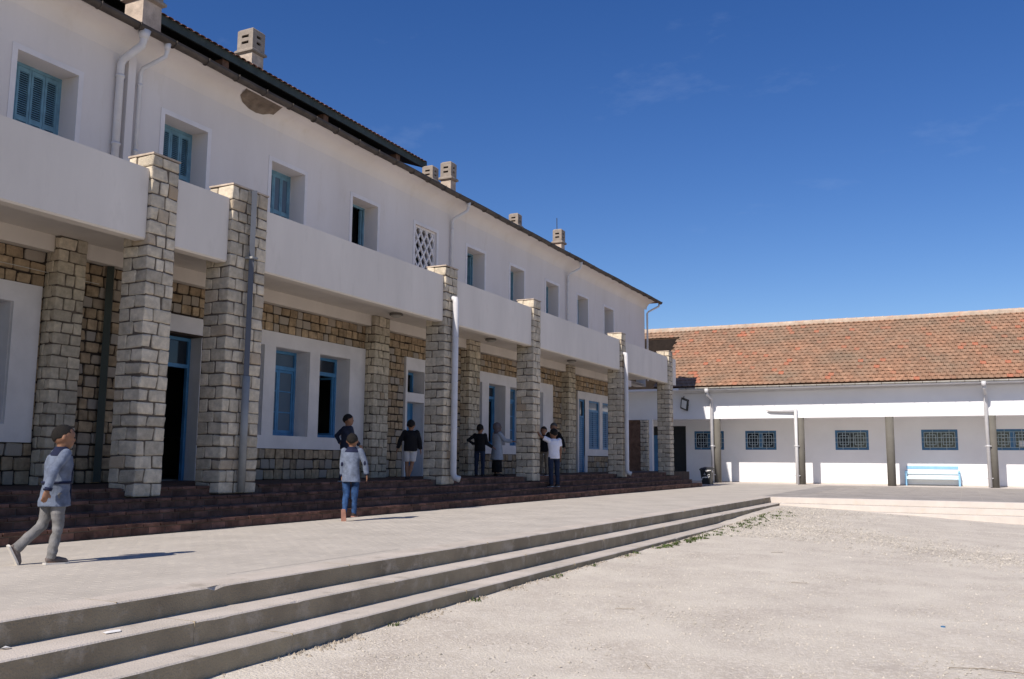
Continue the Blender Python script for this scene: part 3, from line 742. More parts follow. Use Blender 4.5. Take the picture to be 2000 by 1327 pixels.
# down pipes on the wall
def dpipe(y, yo, r=.055, z1=9.46, box=True, m='pipe'):
    mb = MB(); mb.tube([(-14.32, yo, 9.5), (-14.33, yo, z1-.1), (-14.36, yo, z1-.22), (-14.74, y, 8.98), (-14.81, y, 8.88), (-14.81, y, 5.2)], r, 12)
    if box: mb.tube([(-14.32, yo, 9.53), (-14.325, yo, 9.36)], [r*1.7, r*1.15], 10)
    for zz in (8.6, 7.2): mb.tube([(-14.81, y, zz), (-14.81, y, zz+.05)], r*1.25, 10)
    mb.build('downpipe', m, B, True)
dpipe(12.25, 12.35, .075); dpipe(12.74, 12.95, .045); dpipe(25.6, 25.8, .05); dpipe(35.48, 35.75, .05)
bx('pipe_casing', 'plaster', B, XW+.001, XW+.12, 12.42, 12.6, 5.2, 9.15)
mb = MB(); mb.tube([(-14.32, 47.0, 9.5), (-14.34, 46.95, 9.35), (-14.7, 46.35, 9.0), (-14.78, 46.3, 8.9), (-14.78, 46.3, 5.3)], .05, 10); mb.build('downpipe', 'pipe', B, True)
# cables under the porch and on the wall
mb = MB(); mb.tube([(XW+.08, y, 4.42-.006*(y-5)+.01*math.sin(y*2)) for y in np.arange(4.9, 12.4, .4)], .008, 5); mb.build('cable', 'lampw', B)
# porch pipes
mb = MB(); mb.tube([(-12.10, 13.27, 6.2), (-12.10, 13.27, 2.6)], .068, 4); mb.build('downpipe', 'bpipe', B)
mb = MB(); mb.tube([(-12.095, 13.27, 2.6), (-12.095, 13.27, .45)], .07, 10); mb.build('downpipe', 'gpipe', B, True)
mb = MB(); mb.box(-12.2, -12.01, 13.19, 13.35, 4.85, 4.89); mb.build('pipe_clip', 'gpipe', B)
for (y, zt) in ((21.13, 5.36), (34.98, 5.38)):
    mb = MB(); mb.tube([(-12.2, y, zt+.03), (-12.09, y, zt), (-12.07, y, zt-.12), (-12.07, y, .72+sY(y)), (-12.03, y+.02, .6+sY(y)), (-11.9, y+.06, .56+sY(y))], [.07, .085, .085, .085, .085, .085], 14)
    for zz in (4.3, 3.1, 1.9, 1.1): mb.tube([(-12.07, y, zz), (-12.07, y, zz+.03)], .091, 14)
    mb.build('downpipe', 'pipe', B, True)
mb = MB(); mb.tube([(-14.8, 12.33, 4.75), (-14.8, 12.33, .6)], .09, 4); mb.build('downpipe', 'dpipe', B)
# raised canopy roof behind the eaves
cz = 11.16; XC = -16.05
cn = bx('loft_fascia', 'canopy', B, XC-.05, XC, -14, 25.88, cz-.22, cz)
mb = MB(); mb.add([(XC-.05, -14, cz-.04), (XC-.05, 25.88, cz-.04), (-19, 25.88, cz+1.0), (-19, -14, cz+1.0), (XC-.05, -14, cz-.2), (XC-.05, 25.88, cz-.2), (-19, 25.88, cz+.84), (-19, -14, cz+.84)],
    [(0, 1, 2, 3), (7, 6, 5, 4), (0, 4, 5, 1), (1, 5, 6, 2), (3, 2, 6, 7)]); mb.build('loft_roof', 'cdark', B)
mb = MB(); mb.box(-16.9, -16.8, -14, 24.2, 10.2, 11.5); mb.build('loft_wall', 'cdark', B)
mb = MB(); mb.box(XC-.045, XC+.005, 25.88, 25.93, cz-.26, cz+.05); mb.build('barge_end', 'canopy', B)
for y in (16.35, 20.4, 24.2): bx('loft_post', 'post', B, XC-.35, XC-.1, y, y+.22, 10.2, cz-.2)
ti = []; lr = bpy.data.objects['loft_roof']; y = 9.5; RsC = math.atan(.345); Rm = Matrix.Rotation(RsC, 3, 'Y')
while y < 25.85:
    for r_ in range(2):
        x = XC-.12-r_*.36; ti.append((lr, (x, y, cz+(XC-x)*.345-.008+.006*r_), (.42, .19, .036), Rm))
    y += .2
pieces(ti, 'loft_tile', 'loft_tiles', 'mtile', [(V0, F0, (.42, .22, .055)) for V0, F0 in [([(x_, y_, z_) for (x_, y_, z_) in [v for v in []]], [])]] if False else [(bpy_v, bpy_f, (.42, .22, .055)) for bpy_v, bpy_f in [( [tuple(v.co) for v in bpy.data.meshes['roof_tile'].vertices], [tuple(p.vertices) for p in bpy.data.meshes['roof_tile'].polygons])]], 150)
# chimneys
def chimney(x1, y0, w, d, ztop, zbase, capw=.0, slots=True, ch=.42):
    """front face at x1, near face at y0"""
    zc = ztop-ch-.08
    m_ = MB(); V = []
    for t, zz in ((1.06, zbase), (1, zbase+.25), (.97, zc)):
        cx_, cy_ = x1-w/2, y0+d/2
        V += [(cx_+sx*w/2*t, cy_+sy*d/2*t, zz) for sx, sy in ((-1, -1), (1, -1), (1, 1), (-1, 1))]
    m_.add(V, [(j*4+i, j*4+(i+1) % 4, (j+1)*4+(i+1) % 4, (j+1)*4+i) for j in range(2) for i in range(4)]+[(8, 9, 10, 11)])
    c_ = m_.build('chimney', 'chim', B)
    e = .065; l_ = MB(); cx_, cy_ = x1-w/2, y0+d/2; V = []
    for t, zz in ((.0, zc-.04), (e, zc), (e, zc+.05), (.03, zc+.09)):
        V += [(cx_+sx*(w/2+t), cy_+sy*(d/2+t), zz) for sx, sy in ((-1, -1), (1, -1), (1, 1), (-1, 1))]
    l_.add(V, [(j*4+i, j*4+(i+1) % 4, (j+1)*4+(i+1) % 4, (j+1)*4+i) for j in range(3) for i in range(4)]+[(0, 3, 2, 1), (12, 13, 14, 15)]); l_.build('ledge', 'chcap', c_)
    z0_, z1_ = zc+.09, ztop; cp = MB(); hw, hd = w/2+.01, d/2+.01
    sl_ = [(.35, .48), (.62, .75)]
    def face(f, half):
        wall(cp, -half, half, z0_, z1_, [(-half*.45, half*.45, z0_+(z1_-z0_)*a_, z0_+(z1_-z0_)*b_) for a_, b_ in ((.28, .42), (.6, .74))], .06, f)
    face(lambda u, z, dd: (cx_+u, cy_-hd+dd, z), hw); face(lambda u, z, dd: (cx_+u, cy_+hd-dd, z), hw)
    face(lambda u, z, dd: (cx_+hw-dd, cy_+u, z), hd-.061); face(lambda u, z, dd: (cx_-hw+dd, cy_+u, z), hd-.061)
    V = []
    for t, zz in ((0, z1_), (.05, z1_+.05), (.1, z1_+.06)): V += [(cx_+sx*(hw-t), cy_+sy*(hd-t), zz) for sx, sy in ((-1, -1), (1, -1), (1, 1), (-1, 1))]
    cp.add(V, [(j*4+i, j*4+(i+1) % 4, (j+1)*4+(i+1) % 4, (j+1)*4+i) for j in range(2) for i in range(4)]+[(8, 9, 10, 11)])
    cp.build('cap', 'chcap', c_)
    bx('flue_core', 'void', c_, cx_-hw*.5, cx_+hw*.5, cy_-hd*.5, cy_+hd*.5, z0_, z1_-.05)
    return c_
chimney(-15.0, 12.86, .55, .5, 11.35, 9.7, ch=.6)
chimney(-18.0, 19.36, .56, .5, 13.5, 11.3, ch=.6)
mb = MB(); mb.tube([(-18.45, 20.05, 11.5), (-18.45, 20.05, 13.0)], .12, 12); mb.tube([(-18.45, 20.05, 13.0), (-18.45, 20.05, 13.42)], .17, 12)
for j in range(12): t = j*math.pi/6; mb.tube([(-18.45+.17*math.cos(t), 20.05+.17*math.sin(t), 13.02), (-18.45+.17*math.cos(t), 20.05+.17*math.sin(t), 13.42)], .025, 5)
mb.tube([(-18.45, 20.05, 12.98), (-18.45, 20.05, 13.02)], .2, 12); mb.build('flue_cowl', 'chim', B)
chimney(-15.25, 25.0, .38, .36, 10.66, 9.75, ch=.42); chimney(-15.25, 26.2, .4, .36, 11.16, 9.75, ch=.5)
chimney(-15.25, 31.45, .38, .34, 10.66, 9.75, ch=.42); c6 = chimney(-15.25, 35.8, .4, .38, 11.05, 9.75, ch=.5)
mb = MB(); mb.tube([(-15.5, 35.9, 10.6), (-15.52, 35.92, 11.62)], .018, 5); mb.build('antenna_rod', 'black', c6)

# ------------------------------------------------------------------ classroom wing at the far end
G = thing('classroom_wing', (-5, 51, 0), 'low white classroom wing under an orange tiled roof, at the far end of the courtyard', 'building')
YF, YB = 50.0, 52.65; XL, XRR = -19, 12
fy = lambda Y: (lambda u, z, d: (u, Y+d, z))
mb = MB(); mb.box(XL, XRR, YF, YF+.3, 3.45, 5.05); mb.build('front_beam', 'farwhite', G)
mb = MB(); mb.box(XL, XRR, YF+.3, YB, 3.52, 3.6); mb.build('veranda_ceiling', 'farwhite', G)
WX = [(-14.05, -12.34), (-11.13, -9.42), (-6.3, -4.6), (-2.02, -.31), (1.28, 2.98), (5.56, 7.25)]
HH = [(p, q, 1.82, 2.88) for p, q in WX]+[(-16.68, -14.55, -.1, 3.18)]
wall(MB(), XL, XRR, -.15, 3.52, HH, .25, fy(YB)).build('back_wall', 'farwhite', G)
mb = MB(); mb.box(XL, XRR, 60.9, 61, -.1, 5.2); mb.box(XL, XL+.2, YB+.25, 61, -.1, 5.2); mb.box(XRR-.2, XRR, YB+.25, 61, -.1, 5.2); mb.box(XL, XRR, YB, 60.9, 5.0, 5.05); mb.build('rear_walls', 'farwhite', G)
bx('skirting', 'palestep', G, -14.4, XRR, YB-.02, YB-.001, -.12, .05)
for k, (p, q) in enumerate(WX):
    z0, z1 = 1.82, 2.88; f = MB(); t = .1; Y = YB+.03
    f.box(p, p+t, Y, Y+.08, z0, z1); f.box(q-t, q, Y, Y+.08, z0, z1); f.box(p+t, q-t, Y, Y+.08, z1-t, z1); f.box(p+t, q-t, Y, Y+.08, z0, z0+t)
    if k in (0, 1, 4): cx_ = (p+q)/2+(.05 if k != 1 else .0); f.box(cx_-.11, cx_+.11, Y+.005, Y+.075, z0+t, z1-t)
    w = f.build('window', 'fblue', G)
    bx('pane', 'glass', w, p+t, q-t, Y+.05, Y+.055, z0+t, z1-t)
    g_ = MB(); r = .011; Yg = YB-.012
    a0, a1, b0, b1 = p+t+.03, q-t-.03, z0+t+.04, z1-t-.04
    def bar(x0, z0_, x1_, z1_): g_.obox((x0, Yg, z0_), (x1_, Yg, z1_), .022, .022, up=(0, 1, 0))
    bar(a0, b0, a1, b0); bar(a0, b1, a1, b1); bar(a0, b0, a0, b1); bar(a1, b0, a1, b1)
    hh = b1-b0
    for ff in (.36, .64): bar(a0-.12, b0+hh*ff, a1+.12, b0+hh*ff)
    wd = a1-a0
    for cc in (.23, .77):
        cxx = a0+wd*cc; hw = wd*.15; 
        for sx in (-.05, .05): bar(cxx+sx*wd, b0-(.12 if sx < 0 else 0), cxx+sx*wd, b1+(.12 if sx > 0 else 0))
        bar(cxx-hw, b0+hh*.17, cxx+hw, b0+hh*.17); bar(cxx-hw, b0+hh*.83, cxx+hw, b0+hh*.83); bar(cxx-hw, b0+hh*.17, cxx-hw, b0+hh*.83); bar(cxx+hw, b0+hh*.17, cxx+hw, b0+hh*.83)
    for cc in (.44, .56): bar(a0+wd*cc, b0, a0+wd*cc, b1)
    g_.build('grille', 'grille', w)
    if k == 4:   # paper cut-outs stuck on the inside of the glass
        mb = MB()
        for j in range(4): mb.obox((p+.42, Y+.045, 2.05+j*.17), (p+.52, Y+.045, 2.13+j*.17), .012, .06, up=(0, 1, 0)); mb.obox((p+.52, Y+.0465, 2.05+j*.17), (p+.42, Y+.0465, 2.13+j*.17), .012, .06, up=(0, 1, 0))
        mb.box(p+1.15, p+1.45, Y+.04, Y+.048, 2.0, 2.3); mb.build('paper_decoration', 'paper', w)
# dark gate on the left
f = MB(); f.box(-16.68, -16.6, YB-.02, YB+.1, -.05, 3.18); f.box(-14.63, -14.55, YB-.02, YB+.1, -.05, 3.18); f.box(-16.6, -14.63, YB-.02, YB+.1, 3.1, 3.18); f.box(-16.6, -14.63, YB, YB+.08, 2.66, 2.74)
gt = f.build('gate', 'black', G); bx('leaf', 'fblue', gt, -16.6, -16.05, YB+.02, YB+.06, .0, 2.66); bx('leaf', 'black', gt, -15.3, -14.63, YB+.03, YB+.07, 0, 2.66); bx('transom_panel', 'black', gt, -16.6, -14.63, YB+.03, YB+.06, 2.74, 3.1)
bx('void_back', 'void', gt, -17, -14, YB+1.2, YB+1.22, -.1, 3.4)
# columns
for k, x in enumerate((-12.13, -7.72, -3.37, 1.2, 5.6)):
    MB().tube([(x, YF+.15, -.1), (x, YF+.15, 3.45)], .2, 20).build('column', 'colgrey', G, True)
items = []; qp = pillar('stone_pier', -16.02, -16.45, YF+.0, YF+.3, -.05, 3.45, 'dmortar', items); pieces(items, 'pier_stone', 'pier_stonework', 'stone', vs, 60)
bx('pier', 'farwhite', G, -16.02, -15.75, YF, YF+.3, -.05, 3.45)
bx('opening_shade_panel', 'post', G, -17.6, -16.46, YF+.1, YF+.2, -.05, 3.45)  # brown sheet painted in for the shade of the opening beside the pier
# roof
YE, ZE, YR, ZR = 49.05, 5.16, 55.0, 9.22; th = math.atan2(ZR-ZE, YR-YE); SL = math.hypot(YR-YE, ZR-ZE)
XWELL, YWELL = -15.35, 54.1; ZWELL = ZE+(ZR-ZE)*(YWELL-YE)/(YR-YE)
mbr = MB(); mbr.add([(XWELL, YE+.02, ZE-.05), (XRR, YE+.02, ZE-.05), (XRR, YR, ZR-.05), (XWELL, YR, ZR-.05), (-21, YR, ZR-.05), (-21, YWELL, ZWELL-.05), (XWELL, YWELL, ZWELL-.05), (-21, 61.1, ZE-.1), (XRR, 61.1, ZE-.1)],
    [(0, 1, 2, 3), (6, 3, 4, 5), (3, 2, 8, 7, 4), (1, 8, 2)])
bx('light_well', 'welld', G, -21, XWELL+.02, YWELL+.0, YWELL+.1, 5.06, ZWELL-.06); bx('light_well', 'welld', G, XWELL, XWELL+.06, YE+.1, YWELL, 5.06, 5.2); bx('light_well', 'welld', G, -21, XWELL+.02, YF+.3, YWELL, 5.06, 5.1)
rf = mbr.build('roof', 'ftile_u', G)
# interlocking tile: flat pan with a raised left roll
tv = []
for k in range(6):
    t = .022; r_ = .03
    j = lambda: rnd.uniform(-.004, .004)
    prof = [(-.135, .0), (-.135, .035), (-.105, .045), (-.075, .032), (-.06, .018), (.06, .014), (.1, .02), (.13, .006), (.13, -.01)]
    V = []; L = .41
    for yy2, dz in ((-L/2, .026), (L/2, -.014)): V += [(px+j()*.3, yy2+j(), pz+dz+j()*.4) for px, pz in prof[:-1]]
    n = len(prof)-1; V += [(V[i_][0], V[i_][1]+.003, V[i_][2]-.016) for i_ in range(n)]; V += [(V[i_][0], V[i_][1], V[i_][2]-.016) for i_ in range(n, 2*n)]
    Fc = [(i_, i_+1, n+i_+1, n+i_) for i_ in range(n-1)]+[(2*n+i_, 2*n+i_+1, i_+1, i_) for i_ in range(n-1)]+[(0, n, 3*n, 2*n), (n-1, 3*n-1, 4*n-1, 2*n-1)]
    tv.append((V, Fc, (.27, L, .05)))
Rt = Matrix.Rotation(th, 3, 'X'); ti = []; rows = 21; ex_ = (SL-.1)/rows
for r_ in range(rows):
    s_ = .13+ex_*(r_+.0); x = -20.9+(.135 if r_ % 2 else 0)
    while x < XRR-.1:
        if x < XWELL+.1 and YE+(s_+.1)*math.cos(th) < YWELL+.1: x += .2705; continue
        sag = .018*noise.noise((x*.35, r_*.3, 4)); jx = rnd.uniform(-.006, .006)
        Rr = Rt@Matrix.Rotation(rnd.uniform(-.02, .02), 3, 'Z')@Matrix.Rotation(rnd.uniform(-.012, .012), 3, 'X')
        p = (x+jx, YE+(s_+.1)*math.cos(th), ZE+(s_+.1)*math.sin(th)+.0+sag); ti.append((rf, p, (.27, .41, .05), Rr)); x += .2705
pieces(ti, 'roof_tile', 'roof_tiles', 'ftile', tv, 300)
x = -20.8; mb = MB(); V = []
rt = MB()
for s_, xx, rr in ((0, -.25, .15), (1, .2, .15), (2, .2, .165), (3, .26, .165)):
    V += [(xx, rr*1.15*math.cos(t), rr*math.sin(t)-.06) for t in np.linspace(-.15, math.pi+.15, 9)]
rt.add(V, [(k*9+j, k*9+j+1, (k+1)*9+j+1, (k+1)*9+j) for k in range(3) for j in range(8)]+[tuple(range(9))]); rme = rt.mesh('ridge_tile', 'ridge')
while x < XRR:
    o = bpy.data.objects.new('ridge_tile', rme); C.objects.link(o); attach(o, (x, YR, ZR+.04+.03*noise.noise((x*.2, 0, 0))), rf); o.rotation_euler = (rnd.uniform(-.03, .03), rnd.uniform(-.02, .02), 0); x += .48
mb = MB(); mb.box(-21, XRR, YR-.24, YR+.24, ZR-.16, ZR+.015); mb.build('ridge_bedding', 'ridge', rf)
# gutter
mb = MB(); n = 8; Pg = [(YE-.03-.07*math.cos(math.pi*j/n), 5.10-.075*math.sin(math.pi*j/n)) for j in range(n+1)]+[(YE-.03-.062*math.cos(math.pi*j/n), 5.10-.068*math.sin(math.pi*j/n)) for j in range(n, -1, -1)]
V = [(xx, py, pz) for xx in (-13.9, XRR) for py, pz in Pg]; q = len(Pg); mb.add(V, [(j, q+j, q+(j+1) % q, (j+1) % q) for j in range(q)]+[tuple(range(q))]); g = mb.build('gutter', 'lgutter', G, True)
for x in np.arange(-13.5, 12, .62): bx('bracket', 'gutter', G, x, x+.02, YE-.108, YE+.05, 5.015, 5.105)
mb = MB(); mb.box(XL, XRR, YE+.0, YF, 5.0, 5.02); mb.box(XL, XRR, YE+.02, YE+.05, 4.98, 5.1); mb.build('eaves_board', 'farwhite', G)
mb = MB(); mb.tube([(-13.9, YF-.03, 4.86), (-2, YF-.03, 4.93), (XRR, YF-.03, 4.95)], .018, 6); mb.build('cable', 'pipe', G)
def wpipe(x, full):
    mb = MB()
    if full:
        mb.box(x-.13, x+.1, YE-.15, YE+.07, 4.78, 5.02) if False else mb.tube([(x-.05, YE-.02, 5.03), (x-.05, YE-.02, 4.8)], [.12, .1], 10)
        mb.tube([(x-.05, YE-.02, 4.85), (x-.03, YE+.1, 4.68), (x, YF-.22, 4.56), (x, YF-.12, 4.4), (x, YF-.12, .02)], .085, 12)
    else:
        mb.tube([(x-1.5, YF-.12, 3.86), (x-1.32, YF-.12, 3.84), (x-.06, YF-.12, 3.80)], [.02, .07, .085], 12); mb.tube([(x, YF-.12, 3.92), (x, YF-.12, .02)], .085, 12)
    for zz in (1.95, .42): mb.box(x-.15, x+.15, YF-.14, YF-.1, zz, zz+.045)
    mb.tube([(x, YF-.12, 1.94), (x, YF-.12, 2.01)], .105, 12); mb.build('downpipe', 'pipe', G, True)
wpipe(-12.33, True); wpipe(-7.9, False); wpipe(1.0, True)
for x in (-10.7, -4.95, 1.75): mb = MB(); mb.box(x-.22, x+.22, YF+.6, YF+.72, 3.46, 3.519); mb.build('veranda_lamp', 'lampw', G)

# ------------------------------------------------------------------ separate fixtures
def ceiling_lamp(x, y, label):
    t = thing('ceiling_lamp', (x, y, 5.058), label, 'lamp', 'round lamps on the porch ceiling')
    MB().tube([(x, y, 5.058), (x, y, 5.03), (x, y, 5.0)], [.17, .19, .18], 20).build('lamp_ring', 'lampd', t, True)
    MB().tube([(x, y, 5.0), (x, y, 4.97), (x, y, 4.945), (x, y, 4.935)], [.15, .14, .09, .02], 20).build('lamp_cover', 'lampw', t, True)
ceiling_lamp(-13.85, 20.95, 'round lamp under the longest balcony span, above the boy in the black hoodie')
ceiling_lamp(-13.85, 26.6, 'round ceiling lamp in the middle porch bay, above the woman in the white coat')
ceiling_lamp(-13.85, 33.55, 'round ceiling lamp in the farthest lit porch bay, beside the blue louvred windows')
fl = thing('floodlight', (-13.78, 49.9, 4.1), 'black floodlight with pale glass tilted on the white beam under the tiled roof', 'floodlight')
Rf = Matrix.Rotation(.22, 3, 'Y')@Matrix.Rotation(.35, 3, 'X')@Matrix.Rotation(-.45, 3, 'Z')
def rb(name, m, cx, sx, sy, sz, par, off=(0, 0, 0)):
    V, Fc = cham(sx, sy, sz, .012, 0, random.Random(1), 0); mb = MB().add([tuple(Vector(cx)+Rf@(Vector(v)+Vector(off))) for v in V], Fc); return mb.build(name, m, par)
rb('housing', 'black', (-13.78, 49.72, 4.27), .52, .1, .64, fl); rb('glass', 'glassl', (-13.78, 49.72, 4.27), .36, .02, .46, fl, (0, -.055, 0))
mb = MB(); mb.tube([(-13.85, 49.78, 4.5), (-13.87, 49.9, 4.7), (-13.88, 50.0, 4.72)], .02, 6); mb.box(-13.95, -13.62, 49.8, 49.998, 4.2, 4.25); mb.build('bracket', 'black', fl)
# bin
BINLOC = (-10.45, 41.3, .045)
bn = thing('wheelie_bin', (-11.95, 47.6, -.03), 'black wheelie bin with white painted letters beside the first white downpipe', 'bin')
mb = MB(); V = []; bxx, byy, bz = -11.98, 47.6, sY(47)*.9
for zz, hx, hy in ((0.0, .24, .25), (.05, .25, .26), (.78, .32, .34), (.8, .345, .365), (.84, .345, .365)): V += [(bxx+sx*hx, byy+sy*hy, bz+zz) for sx, sy in ((-1, -1), (1, -1), (1, 1), (-1, 1))]
mb.add(V, [(j*4+i, j*4+(i+1) % 4, (j+1)*4+(i+1) % 4, (j+1)*4+i) for j in range(4) for i in range(4)]+[(0, 3, 2, 1)]); mb.build('bin_body', 'black', bn)
mb = MB(); V = []
for t, zz in ((.0, .845), (.01, .89), (.1, .96), (.2, .985)): V += [(bxx+sx*(.37-t), byy+sy*(.39-t)+(.03 if sy > 0 else -.02), bz+zz+(.03 if sy > 0 else -.0)) for sx, sy in ((-1, -1), (1, -1), (1, 1), (-1, 1))]
mb.add(V, [(j*4+i, j*4+(i+1) % 4, (j+1)*4+(i+1) % 4, (j+1)*4+i) for j in range(3) for i in range(4)]+[(12, 13, 14, 15), (0, 3, 2, 1)]); mb.tube([(bxx-.25, byy+.44, bz+.9), (bxx+.25, byy+.44, bz+.9)], .025, 8); mb.build('lid', 'black', bn)
for sx in (-1, 1): MB().tube([(bxx+sx*.2, byy+.3, bz+.1), (bxx+sx*.27, byy+.3, bz+.1)], .1, 14).build('wheel', 'black', bn)
mb = MB()
for k in range(9): mb.ball((bxx+.02+k*.035, byy-.37+rnd.uniform(-.01, .01), bz+.8+rnd.uniform(-.05, .03)), (.04, .02, .045), 7, 5)
mb.ball((bxx+.36, byy-.2, bz+.76), (.03, .08, .07), 8, 5); mb.build('rubbish_bag', 'paper', bn, True)
mb = MB()
def fy_(u, z): return (bxx+u, byy-.262-.08*(z-.05)/.73-.006, bz+z)
def stroke(pts, w=.03):
    for p, q in zip(pts[:-1], pts[1:]): mb.obox(fy_(*p), fy_(*q), w, .006, up=(0, 1, 0))
stroke([(-.25, .24), (-.24, .33), (-.19, .41), (-.15, .38), (-.10, .44), (-.06, .39), (-.01, .39), (.0, .46), (.02, .40), (.07, .39), (.1, .44), (.09, .51)], .034)
stroke([(.09, .53), (.18, .57), (.24, .57)], .026); stroke([(.15, .38), (.18, .47)], .03); stroke([(.21, .42), (.23, .5)], .02)
for (u, z) in ((-.09, .57), (-.03, .56), (-.06, .64)): stroke([(u-.018, z), (u+.018, z+.005)], .036)
mb.build('painted_lettering', 'paint', bn)
# bench
be = thing('bench', (-1.58, 52.45, -.03), 'light blue slatted bench against the sunlit wall of the classroom wing', 'bench')
for x in (-2.83, -.33):
    mb = MB(); mb.box(x-.045, x+.045, 52.16, 52.25, -.06, .66); mb.obox((x, 52.62, -.06), (x, 52.72, 1.12), .09, .08); mb.box(x-.04, x+.04, 52.25, 52.64, .36, .43); mb.box(x-.05, x+.05, 52.12, 52.66, .66, .71); mb.build('end_frame', 'bench', be)
for z, y in ((.92, 52.64), (.66, 52.6)): mb = MB(); mb.obox((-2.8, y, z), (-.36, y, z), .03, .15); mb.build('back_slat', 'bench' if z > .8 else 'bench_sunlit', be)
for y in (52.2, 52.33, 52.46): bx('seat_slat', 'bench_sunlit', be, -2.79, -.37, y-.055, y+.055, .435, .47)
bx('seat_rail', 'bench_sunlit', be, -2.79, -.37, 52.155, 52.17, .33, .44)
settle(B, BS, BO); settle(G, .95, (0, 0, .0525))
for o in list(C.objects):
    if o.parent is None and o.type == 'EMPTY' and o.get('category'):
        if o.name.startswith('ceiling_lamp'): settle(o, BS, BO)
        elif o.name.split('.')[0] in ('floodlight', 'bench'): settle(o, .95, (0, 0, .0525))
        elif o.name == 'wheelie_bin': o.scale = (.76, .76, .76); o.location = BINLOC
# litter
mb = MB(); mb.add([(-5.53, 4.74, -.168), (-5.45, 4.70, -.164), (-5.44, 4.82, -.166), (-5.48, 4.85, -.158), (-5.53, 4.83, -.167), (-5.49, 4.78, -.158)], [(0, 1, 5), (1, 2, 5), (2, 3, 5), (3, 4, 5), (4, 0, 5)])
mb.build('paper_scrap', 'paper', None, False, None, None, label='crumpled white paper scrap on the second concrete step', category='litter')
mb = MB(); mb.add([(-5.62, 4.03, -.168), (-5.58, 4.02, -.155), (-5.57, 4.07, -.16), (-5.60, 4.09, -.168), (-5.595, 4.05, -.15)], [(0, 1, 4), (1, 2, 4), (2, 3, 4), (3, 0, 4)]); mb.build('plastic_scrap', 'paper', None, False, None, None, label='small pale plastic scrap on the second concrete step at the picture edge', category='litter')

# ------------------------------------------------------------------ people
def cloth(name, col, var=.15, rough=.9, bump=.35, bscale=120, **k): M[name] = mat(name, col, rough, var, 9, bump=bump, bscale=bscale, **k)
M['skin'] = mat('skin', (.25, .13, .08), .55, .06, 20, bump=.05); M['hair'] = mat('black_hair', (.012, .010, .009), .7, .2, 40, bump=.6, bscale=300)
cloth('smock', (.33, .38, .47), .10, nscale=40) if False else cloth('smock', (.15, .18, .25), .2, stain=(.09, .11, .165), sthr=(.5, .7), sscale=7); cloth('navy', (.012, .016, .045)); cloth('greytrousers', (.20, .195, .195), .14); cloth('jeans', (.03, .075, .19), .35); cloth('blackcloth', (.010, .010, .012))
cloth('darkhoodie', (.03, .036, .06)); cloth('darkjeans', (.02, .03, .06)); cloth('whitecloth', (.50, .485, .49), .05); cloth('palecoat', (.30, .335, .39), .06); cloth('hijab', (.13, .11, .12)); cloth('khaki', (.24, .2, .15)); cloth('tee', (.78, .77, .84), .05); cloth('greyhair', (.09, .085, .08))
M['shoe'] = mat('shoe_grey', (.17, .14, .13), .7, .2, 12, bump=.1); M['shoepink'] = mat('shoe_sole_pink', (.38, .20, .155), .7, .1, 12, bump=.05); M['sole'] = mat('shoe_sole_white', (.6, .57, .53), .7, .05, 5, bump=.05); M['shoedark'] = mat('shoe_dark', (.04, .03, .03), .7, .1, 5, bump=.05)
WS = bpy.data.scenes.new('workshop')
def fuse(mb, voxel, smooth, name, m, parent, wr=0, seed=0):
    """closed overlapping shapes welded into one continuous surface"""
    me = mb.mesh('tmp'); o = bpy.data.objects.new('tmp', me); WS.collection.objects.link(o)
    r = o.modifiers.new('r', 'REMESH'); r.mode = 'VOXEL'; r.voxel_size = voxel; r.use_smooth_shade = True
    if smooth: q = o.modifiers.new('s', 'SMOOTH'); q.factor = .6; q.iterations = smooth
    WS.view_layers[0].update(); dg = WS.view_layers[0].depsgraph; ev = o.evaluated_get(dg); nm = bpy.data.meshes.new_from_object(ev)
    bpy.data.objects.remove(o); bpy.data.meshes.remove(me)
    nm.name = name; nm.materials.clear(); nm.materials.append(M[m])
    if wr:
        N = [v.normal.copy() for v in nm.vertices]
        for v, n_ in zip(nm.vertices, N):
            p = v.co
            q1 = noise.noise((p.x*6+seed, p.y*6, p.z*5)); q2 = noise.noise((p.x*5+p.z*5, p.y*5+seed, p.z*10+p.x*7)); q3 = noise.noise((p.x*16, p.y*16+seed, p.z*18))
            k = q1*.9+(.45-2.2*abs(q2))*.7+q3*.35
            v.co = p+n_*(wr*k)
    for p in nm.polygons: p.use_smooth = True
    ob = bpy.data.objects.new(name, nm); C.objects.link(ob); ob.parent = parent; WORLD[ob.name] = WORLD[parent.name]; return ob
def loft(mb, rings, n=20):
    V = []
    for (c_, a_, b_) in rings:
        for j in range(n): t = 2*math.pi*j/n; V.append((c_[0]+a_*math.cos(t), c_[1]+b_*math.sin(t), c_[2]))
    Fc = [(k*n+j, k*n+(j+1) % n, (k+1)*n+(j+1) % n, (k+1)*n+j) for k in range(len(rings)-1) for j in range(n)]
    Fc += [tuple(reversed(range(n))), tuple((len(rings)-1)*n+j for j in range(n))]
    return mb.add(V, Fc)
